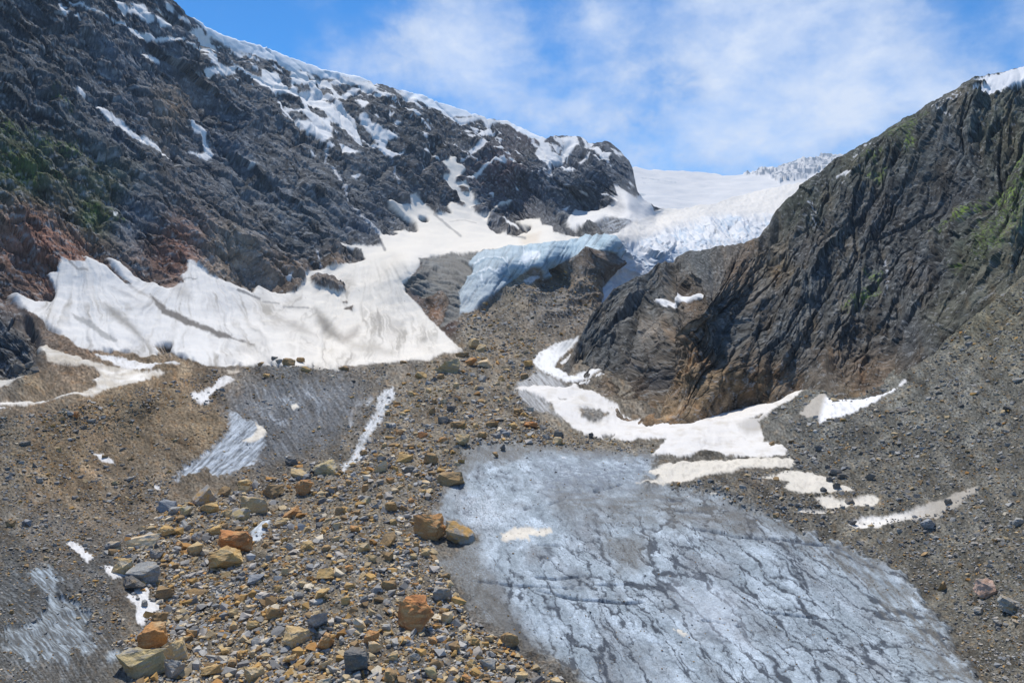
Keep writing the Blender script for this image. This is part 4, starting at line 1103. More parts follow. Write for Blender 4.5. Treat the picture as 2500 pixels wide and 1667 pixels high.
c_rock = [(1450, 820, CGREY, 70), (1550, 720, (.13, .135, .13), 70), (1700, 630, CGREY, 80), (1560, 900, (.06, .06, .062), 40), (1500, 930, (.15, .12, .085), 40), (1620, 1000, COCHRE, 40), (1660, 900, COCHRE, 50), (1680, 800, CBROWN, 60), (1680, 720, CBROWN, 50), (1780, 780, CGREY, 80),
          (1720, 980, COCHRE, 40), (1780, 930, COCHRE, 60), (1690, 860, COCHRE, 40), (1850, 930, COCHRE, 35), (1740, 860, CBROWN, 40), (1800, 650, CBROWN, 50), (1900, 620, (.17, .14, .09), 35), (1930, 640, (.16, .13, .085), 30), (1960, 600, CDARK, 50), (1980, 700, CGREY, 70), (1900, 800, CGREY, 70), (1860, 900, CBROWN, 50), (1950, 480, CGREEN, 60),
          (2100, 400, CGREEN, 60), (2200, 330, CGREEN, 60), (2150, 500, CDARK, 90), (2300, 450, CDARK, 90), (2300, 350, CGREY, 60), (2450, 300, CGREEN, 70), (2450, 450, CGREEN, 60), (2380, 600, (.07, .08, .055), 80), (2250, 650, CDARK, 80), (2100, 650, CGREY, 60), (2120, 900, CBROWN, 60), (2080, 960, (.15, .12, .08), 30), (2200, 800, CDARK, 60),
          (2300, 760, (.12, .118, .09), 50), (2420, 680, (.13, .125, .095), 50), (2480, 620, (.115, .115, .085), 50)]
cb = tint_field(cx, cy, c_rock)
cz0 = np.zeros_like(cx)
cst = fbm((cx * .80 + cy * .6) / 16, (cx * .6 - cy * .80) / 120, cz0 + 4, 4, .62)     # steep ribs
cbl = fbm(cx / 50, cy / 50, cz0 + 3, 4, .6)
cw = fbm(cx / 40 + 9, cy / 90, cz0 + 8, 4, .6)
cb = cb * (1 + .55 * cst + .55 * cbl)[..., None]
cb = mixc(cb, cb * np.array([1.5, 1.05, .65], f32), np.clip(cw * 1.5, 0, 1) * .5)
K = Painter(cx, cy, np.clip(cb, .02, .5))
K.ids[:] = 0
ww = K.weight(T(3, [200,1440, 300,1420, 440,1385, 440,1410, 360,1430, 230,1465]), soft=1.5, rag=2, med=1); K.paint(ww, (.75, .75, .75), 1, snow=.8)
ww = K.weight(T(3, [2065,235, 2150,205, 2351,140, 2700,60, 2700,140, 2351,205, 2250,260, 2150,310, 2100,320, 2030,325, 2130,280, 2140,265, 2090,250]), soft=1.5, rag=5, med=3); K.paint(ww, (.74, .75, .76), 2, snow=.9)
ww = K.weight(T(5, [1640,480, 1725,455, 1700,475, 1640,510, 1600,530, 1560,555, 1520,556]), soft=2, rag=2); K.paint(ww, (.75, .74, .71), None, snow=.5)
ww = K.weight(T(3, [1275,750, 1340,730, 1370,740, 1300,750]), soft=1.5, rag=3); K.paint(ww, (.75, .75, .75), 3, snow=.5)
for fl, wd in [([1750,440, 1850,415, 1920,420], 7), ([1850,360, 1930,330, 2010,300], 10), ([1380,660, 1440,610, 1480,600], 9), ([1300,800, 1420,720], 6), ([1110,890, 1130,960, 1125,1060], 8), ([1560,1200, 1570,1290, 1560,1400], 9), ([1480,1400, 1400,1430], 4), ([2010,320, 1900,370, 1840,420], 7)]:
    ww = K.weight(T(3, fl), soft=2, rag=9, med=6, closed=False, width=wd - 7)
    K.paint(ww * sstep(-.1, .5, K.nf), (.62, .64, .67), None, snow=.2)
xq, yq, zq = Q0[..., 0], Q0[..., 1], Q0[..., 2]
dv = np.array([.38, -.12, .92]); dv /= np.linalg.norm(dv)
al = xq * dv[0] + yq * dv[1] + zq * dv[2]
ux, uy, uz = xq - dv[0] * al * .5, yq - dv[1] * al * .5, zq - dv[2] * al * .5
cu, cv = cx * .52 - cy * .85, cx * .85 + cy * .52       # joints climb steeply to the right
cw1 = 8 * fbm(cx / 55, cy / 55, cz0 + 33, 4, .6); cw2 = 8 * fbm(cx / 55 + 5, cy / 55, cz0 + 43, 4, .6)
k1 = facets((cu + cw1) / 260, (cv + cw2) / 105, 5, .9); k2 = facets((cu + cw1) / 105, (cv + cw2) / 40, 25, .9)
k3 = facets((cx * .25 - cy * .97 + cw1) / 46, (cx * .97 + cy * .25 + cw2) / 17, 45, .9); k4 = facets((cu + .5 * cw1) / 15, (cv + .5 * cw2) / 8, 65, .9, 'step')
k5 = ridged((cu + cw1) / 70, (cv + cw2) / 22, cz0 + 5, 5, .58)
edge = sstep(0, 130, np.interp(cx, BASE[:, 0], BASE[:, 1]) - cy) * .8 + .2
cj = np.clip(1 - cells((cv + cw2) / 62, (cu + cw1) / 230, 7) / .10, 0, 1) * .9 + np.clip(1 - cells((cv + cw2) / 27, (cu + cw1) / 75, 17) / .12, 0, 1) * .35
ksn = blur(K.snow, 2)
KD = (YC / F) * ((66 * k1 + 34 * k2 - 13 * cj) * (1 - .75 * ksn * (cy < 420)) + (16 * k3 + 3.6 * k4 + 6 * (k5 - .4)) * (1 - .85 * blur(K.snow, 2))) * edge * (.25 + .75 * sstep(0, 50, cy - np.interp(cx, C_SKY[:, 0], C_SKY[:, 1])))
KD = KD * (1 - .85 * np.exp(-((cx - 2266) ** 2 + (cy - 792) ** 2) / 3600.0))
# the dark chimney between the slabs and the main face, and the clefts in the face
for fl, dpt in [([1640,640, 1610,720, 1588,820, 1585,900, 1600,1000], 26), ([1930,700, 1905,800, 1890,880, 1872,975], 14), ([2160,480, 2140,560, 2165,610], 16), ([2050,560, 2075,640], 12), ([1985,480, 2000,560, 2060,600], 12)]:
    KD = KD - (YC / F) * dpt * K.weight(np.array(fl, float).reshape(-1, 2), soft=16, rag=5, med=5, closed=False, width=4)
cseam = fbm(ux / 3, uy / 3, uz / 3, 4, .65)
cfleck = gnoise(cx / 4.2 + 40, cy / 3.1, cz0 + 60)
K.col = mixc(K.col, np.clip(K.col * (.80 + .85 * cseam + .4 * cfleck)[..., None], .016, .5), 1 - np.clip(K.snow * 1.2, 0, 1))
cpfleck = fbm(ux / 2.2 + 40, uy / 2.2, uz / 2.2, 4, .7)  # pale random flecks over the bare cliff rock
K.col = mixc(K.col, (.31, .315, .31), (1 - np.clip(K.snow * 1.2, 0, 1)) * sstep(.2, .55, cpfleck + .3 * cfleck) * .55)
PC = Q0 + NC * KD[..., None]
tuftC = sstep(-.15, .25, gnoise(cx / 5.2, cy / 4, cz0 + 17))
ledgeC = tuftC * (.3 + .7 * sstep(.05, .42, blur(grid_normals(PC)[..., 2], 1) + .25 * K.nf) * sstep(-.45, .0, K.nf + K.nm))
for fl, k_ in [([1640,615, 1700,565, 1735,580, 1690,625], .9), ([1440,685, 1530,650, 1500,695], .7), ([1460,775, 1540,735, 1500,780], .7), ([1800,1025, 1900,940, 2000,900, 2045,880, 1940,970, 1860,1015], .95), ([2050,860, 2150,770, 2351,600, 2600,420, 2600,520, 2351,680, 2230,760, 2110,850], .8),
               ([2110,870, 2200,800, 2150,870], .6), ([2200,900, 2351,790, 2600,640, 2600,700, 2351,840, 2220,915], .7), ([1440,1300, 1540,1280, 1500,1325], .7), ([1320,1490, 1430,1405, 1530,1365, 1440,1445, 1350,1505], .65), ([1890,1260, 2000,1240, 1950,1290], .6), ([1540,560, 1680,470, 1800,400, 1700,520, 1600,600], .4), ([2000,1000, 2351,740, 2500,700, 2400,1000, 2100,1300], .35)]:
    ww = K.weight(T(3, fl), soft=10, rag=10, med=10) * np.minimum(1, k_ * 1.4) * ledgeC
    K.paint(ww, (.17, .25, .045))
fullc = back_side(PC, NC, cx, cy)
k = fullc.shape[0] - PC.shape[0]
split_grid(fullc, np.concatenate([np.repeat(K.col[:1], k, 0), K.col], 0), np.concatenate([np.zeros((k, cx.shape[1]), np.int16), K.ids], 0), {
    0: ("cliff", M_CLIFF, False, "dark rock cliff with ochre stains and mossy ledges on the right side", "cliff", None, "structure"),
    1: ("snow_patch", M_SNOW, True, "thin white snow strip on top of the low rounded rock ridge, beside the main cliff", "snow patch", "snow patches on the right cliff", None),
    2: ("snow_patch", M_SNOW, True, "white snow cap on the highest shoulder of the right cliff against the sky", "snow patch", "snow patches on the right cliff", None),
    3: ("snow_patch", M_SNOW, True, "small white snow spot just under the skyline of the right cliff", "snow patch", "snow patches on the right cliff", None)})

# ================================================================== the high snow basin behind
A_SKY = np.concatenate([pts('N', [1400,470, 1500,420]), pts(2, [1880,485, 1950,500, 2050,512, 2200,516]), pts(3, [580,755, 620,768, 700,773, 760,758, 850,735, 950,715, 1000,695, 1050,685, 1150,675, 1200,657, 1250,654, 1300,660, 1400,690]), pts('N', [2200,430])])
A_PTS = [(1600,560,860),(1600,500,1200),(1600,450,1700),(1600,422,2200),(1750,430,2300),(1850,410,2400),(1950,385,2400),(2040,380,2400),(1850,480,1500),(1950,440,1850),(1450,520,960),(1450,440,1500),(1400,560,880),(1850,530,1000),(1700,560,900),(2100,450,1900),(2200,420,2300),(2200,600,1000)]
A_SURVEY = Survey(A_PTS, 1360, 2230, 360, 640)
qx_, qy_ = column_grid(1420, 2180, A_SKY, lambda x: np.interp(x, [1420, 1560, 1700, 1850, 2180], [590, 575, 560, 540, 560]), 90, 2.2, wob=.45, seed=90)
YA, NA = A_SURVEY(qx_, qy_)
A0 = place(qx_, qy_, YA)
az0 = np.zeros_like(qx_)
an = fbm(qx_ / 60, qy_ / 7, az0 + 3, 4, .55)
acol2 = mixc(np.broadcast_to(np.array((.62, .62, .615), f32), qx_.shape + (3,)), (.52, .54, .56), np.clip(.3 + an, 0, 1))
A = Painter(qx_, qy_, acol2)
A.ids[:] = 1
peak = A.weight(T(3, [740,765, 850,735, 950,715, 1000,695, 1050,685, 1150,675, 1200,655, 1250,650, 1400,690, 1400,760, 1200,730, 1100,790, 1000,800, 950,810, 900,790, 900,770, 820,775]), soft=2, rag=4, med=4)
pr = fbm(qx_ / 9 + qy_ / 14, qy_ / 7, az0 + 9, 4, .65)
A.paint(peak * sstep(-.12, .12, pr - .05), (.20, .24, .29), None)
A.ids[(peak > .5)] = 2
for fl, wd in [([160,790, 230,795, 350,810], .8), ([1930 - 1764 + 0, 810, 180, 815], .5), ([120,880, 180,880, 140,892], 1.6), ([300,745, 480,757], .4)]:
    A.paint(A.weight(T(3, fl), soft=1.4, rag=2, med=1, closed=False, width=wd) * .7, (.3, .35, .4))
ww = A.weight(T('E', [1190,545, 1280,490, 1400,520, 1540,500, 1560,560, 1640,560, 1760,490, 1900,455, 1870,520, 1700,600, 1460,650, 1290,700]), soft=3, rag=4) * np.clip(.55 + 1.6 * fbm(qx_ / 30 + qy_ / 16, qy_ / 4 - qx_ / 24, az0, 4), 0, 1)
A.paint(ww, (.40, .44, .48))
AD = (5 * fbm(A0[..., 0] / 120, A0[..., 1] / 160, A0[..., 2] / 100, 3) + 28 * peak * (ridged(A0[..., 0] / 120, A0[..., 1] / 120, A0[..., 2] / 90, 5, .55) - .4))
PA = A0 + NA * AD[..., None]
fulla = back_side(PA, NA, qx_, qy_)
k = fulla.shape[0] - PA.shape[0]
split_grid(fulla, np.concatenate([np.repeat(A.col[:1], k, 0), A.col], 0), np.concatenate([np.repeat(A.ids[:1], k, 0), A.ids], 0), {
    1: ("high_snowfield", M_SNOW, True, "smooth grey white snow basin on the skyline behind the glacier", "snowfield", None, "structure"),
    2: ("far_peak", M_ROCK, True, "distant snow streaked low peak on the skyline", "mountain", None, "structure")})

# ================================================================== BOULDERS AND RUBBLE
x_first = px[0, 0]
_, PYB = project(PB)


def ground(pxx, pyy):
    """the land under a surveyed pixel"""
    c = int(round((pxx - x_first) / STEP))
    c = min(max(c, 0), px.shape[1] - 1)
    r = int(np.argmin(np.abs(PYB[:, c] - pyy)))
    return PB[r, c], NB[r, c]


def boulder_material(name, c1, c2, c3, band):
    m = bpy.data.materials.new(name)
    m.use_nodes = True
    N, L = m.node_tree.nodes, m.node_tree.links
    b = N["Principled BSDF"]
    b.inputs["Roughness"].default_value = .88
    b.inputs["Specular IOR Level"].default_value = .14
    tc = N.new("ShaderNodeTexCoord")
    oi = N.new("ShaderNodeObjectInfo")
    ad = N.new("ShaderNodeVectorMath"); ad.operation = 'ADD'
    sc = N.new("ShaderNodeMath"); sc.operation = 'MULTIPLY'; sc.inputs[1].default_value = 37.0
    L.new(oi.outputs["Random"], sc.inputs[0])
    L.new(tc.outputs["Object"], ad.inputs[0]); L.new(sc.outputs[0], ad.inputs[1])

    def nz(scale, detail=6, rough=.65, vec=None, stretch=None):
        v = ad.outputs["Vector"]
        if stretch:
            mp = N.new("ShaderNodeMapping"); mp.inputs["Scale"].default_value = stretch
            mp.inputs["Rotation"].default_value = (.4, .3, .2)
            L.new(v, mp.inputs["Vector"]); v = mp.outputs["Vector"]
        n = N.new("ShaderNodeTexNoise")
        n.inputs["Scale"].default_value = scale; n.inputs["Detail"].default_value = detail; n.inputs["Roughness"].default_value = rough
        L.new(v, n.inputs["Vector"])
        return n.outputs["Fac"]

    def rng(v, a, b_, lo=0, hi=1):
        r = N.new("ShaderNodeMapRange"); r.inputs["From Min"].default_value = a; r.inputs["From Max"].default_value = b_
        r.inputs["To Min"].default_value = lo; r.inputs["To Max"].default_value = hi
        L.new(v, r.inputs["Value"])
        return r.outputs["Result"]

    def mixn(f, a, b_, mode='MIX'):
        x = N.new("ShaderNodeMix"); x.data_type = 'RGBA'; x.blend_type = mode
        for i, v in ((0, f), (6, a), (7, b_)):
            if isinstance(v, (tuple, float, int)):
                x.inputs[i].default_value = v if not isinstance(v, tuple) else (*v, 1)
            else:
                L.new(v, x.inputs[i])
        return x.outputs[2]
    col = mixn(rng(nz(.55), .42, .60), c1, c2)
    col = mixn(rng(nz(1.0, 5, .6, None, (.5, .5, 3.2)), .5, .68), col, c3)
    sp = rng(nz(5.0, 5, .75), .25, .75, 1 - band, 1 + band)
    vm = N.new("ShaderNodeVectorMath"); vm.operation = 'SCALE'
    br = N.new('ShaderNodeMath'); br.operation = 'MULTIPLY'; br.inputs[1].default_value = 1.3
    L.new(sp, br.inputs[0])
    L.new(col, vm.inputs[0]); L.new(br.outputs[0], vm.inputs["Scale"])
    L.new(vm.outputs["Vector"], b.inputs["Base Color"])
    bp = N.new("ShaderNodeBump"); bp.inputs["Strength"].default_value = .55; bp.inputs["Distance"].default_value = .35
    L.new(nz(2.2, 8, .7), bp.inputs["Height"])
    L.new(bp.outputs["Normal"], b.inputs["Normal"])
    return m


BM = {
    'orange': boulder_material("orange boulder rock", (.40, .21, .08), (.30, .16, .07), (.40, .29, .16), .35),
    'ochre': boulder_material("ochre boulder rock", (.43, .285, .115), (.33, .21, .09), (.42, .33, .19), .35),
    'red': boulder_material("red brown boulder rock", (.42, .19, .07), (.29, .13, .055), (.46, .27, .12), .3),
    'brown': boulder_material("brown boulder rock", (.30, .19, .085), (.20, .14, .08), (.34, .235, .12), .35),
    'tan': boulder_material("tan boulder rock", (.44, .325, .17), (.36, .25, .12), (.36, .32, .25), .3),
    'cream': boulder_material("cream boulder rock", (.56, .44, .27), (.46, .31, .15), (.44, .40, .33), .25),
    'grey': boulder_material("grey boulder rock", (.28, .275, .255), (.20, .20, .19), (.34, .25, .14), .35),
    'dark': boulder_material("dark boulder rock", (.14, .135, .125), (.10, .098, .095), (.20, .155, .10), .35),
    'blue': boulder_material("blue grey boulder rock", (.235, .25, .262), (.17, .18, .19), (.33, .32, .30), .35),
    'pink': boulder_material("pinkish boulder rock", (.46, .31, .235), (.34, .22, .15), (.25, .22, .19), .3),
    'olive': boulder_material("olive boulder rock", (.40, .31, .15), (.30, .25, .15), (.28, .275, .26), .35),
    'mixed': boulder_material("two tone boulder rock", (.40, .24, .085), (.25, .25, .24), (.33, .28, .2), .3),
}
import bmesh


def hull(seed, n=15, box=.8):
    """an angular block: hull of points thrown on a box, as vertices and triangles"""
    r = np.random.RandomState(seed)
    p = r.uniform(-1, 1, (n, 3))
    k = np.abs(p).max(1, keepdims=True)
    sph = p / np.linalg.norm(p, axis=1, keepdims=True)
    p = box * p / k * r.uniform(.82, 1, (n, 1)) + (1 - box) * sph
    p[:, 2] *= r.uniform(.8, 1.0)
    bm = bmesh.new()
    for q in p:
        bm.verts.new(q)
    res = bmesh.ops.convex_hull(bm, input=bm.verts)
    bmesh.ops.delete(bm, geom=list({g for g in res["geom_interior"] + res["geom_unused"] if isinstance(g, bmesh.types.BMVert)}), context='VERTS')
    bmesh.ops.triangulate(bm, faces=bm.faces)
    bmesh.ops.recalc_face_normals(bm, faces=bm.faces)
    bm.verts.index_update()
    V = np.array([v.co for v in bm.verts], f32)
    Ft = np.array([[v.index for v in f.verts] for f in bm.faces], np.int32)
    bm.free()
    lo, hi = V.min(0), V.max(0)
    return (V - (lo + hi) / 2) / ((hi - lo) / 2), Ft


def refine(V, Ft, times, seed, rough=.05, strata=0.0):
    for t in range(times):
        e = {}
        V = list(map(tuple, V))
        out = []

        def mid(a, b):
            k = (a, b) if a < b else (b, a)
            if k not in e:
                e[k] = len(V)
                V.append(tuple((np.array(V[a]) + np.array(V[b])) / 2))
            return e[k]
        for a, b, c in Ft:
            d, f, g = mid(a, b), mid(b, c), mid(c, a)
            out += [(a, d, g), (d, b, f), (g, f, c), (d, f, g)]
        Ft = out
    V = np.array(V, f32)
    n = fbm(V[:, 0] * 1.6 + seed * 3.1, V[:, 1] * 1.6, V[:, 2] * 2.4 + seed, 4, .6)
    chip = ridged(V[:, 0] * 1.1 + seed, V[:, 1] * 1.1 + 4, V[:, 2] * 1.1, 3)
    V = V * (1 + rough * n + 1.3 * rough * (chip - .5))[:, None]
    if strata:
        q = V[:, 2] * 7 + V[:, 0] * 1.2
        V[:, :2] *= (1 + strata * np.sign(np.sin(q)) * np.abs(np.sin(q)) ** .5)[:, None]
    return V, np.array(Ft, np.int32)


HULLS = [hull(100 + i, 11 + i % 8, .55 + .4 * ((i * 7) % 5) / 4) for i in range(40)]
BASE_MESH = {}


def boulder(bx_, by_, w, h, kind, label, seed, group, cat="boulder", yaw=None, shared=None, fine=2):
    """a boulder drawn w x h photo pixels large whose foot stands at (bx_, by_ + h/2)"""
    P, n = ground(bx_, by_ + h * .42)
    d = float(P[1])
    r = np.random.RandomState(seed)
    W, Hh = w / F * d, h / F * d * 1.12
    dep = (.55 * W + .45 * Hh) * r.uniform(.8, 1.05)
    yaw = r.uniform(0, 2 * math.pi) if yaw is None else yaw
    key = shared if shared is not None else None
    if key is not None and key in BASE_MESH:
        me = BASE_MESH[key]
    else:
        V, Ft = HULLS[seed % len(HULLS)]
        V, Ft = refine(V, Ft, fine + (1 if max(w, h) > 34 and shared is None else 0), seed % 97, .13, .025 if seed % 3 == 0 else 0)
        lo, hi = V.min(0), V.max(0)
        V = (V - (lo + hi) / 2) / (hi - lo)
        if key is None:      # rotate the block first, then give it the surveyed size
            ca, sa = math.cos(yaw), math.sin(yaw)
            V = np.stack([V[:, 0] * ca - V[:, 1] * sa, V[:, 0] * sa + V[:, 1] * ca, V[:, 2]], 1)
            lo, hi = V.min(0), V.max(0)
            V = (V - (lo + hi) / 2) / (hi - lo) * np.array([W, dep, Hh], f32)
        me = bpy.data.meshes.new("boulder")
        me.from_pydata(V.tolist(), [], Ft.tolist())
        me.polygons.foreach_set("use_smooth", np.zeros(len(Ft), bool))
        me.materials.append(BM[kind])
        me.update()
        if key is not None:
            BASE_MESH[key] = me
    o = bpy.data.objects.new("boulder", me)
    C.objects.link(o)
    o.location = (float(P[0]), float(P[1]) + dep * .15, float(P[2]) + Hh * .30)
    if key is not None:
        o.scale = (W, dep, Hh)
        o.rotation_euler = (r.uniform(-.12, .12), r.uniform(-.12, .12), yaw)
    else:
        o.rotation_euler = (r.uniform(-.05, .05), r.uniform(-.1, .1), 0)
    tag(o, label, cat, group)
    return o


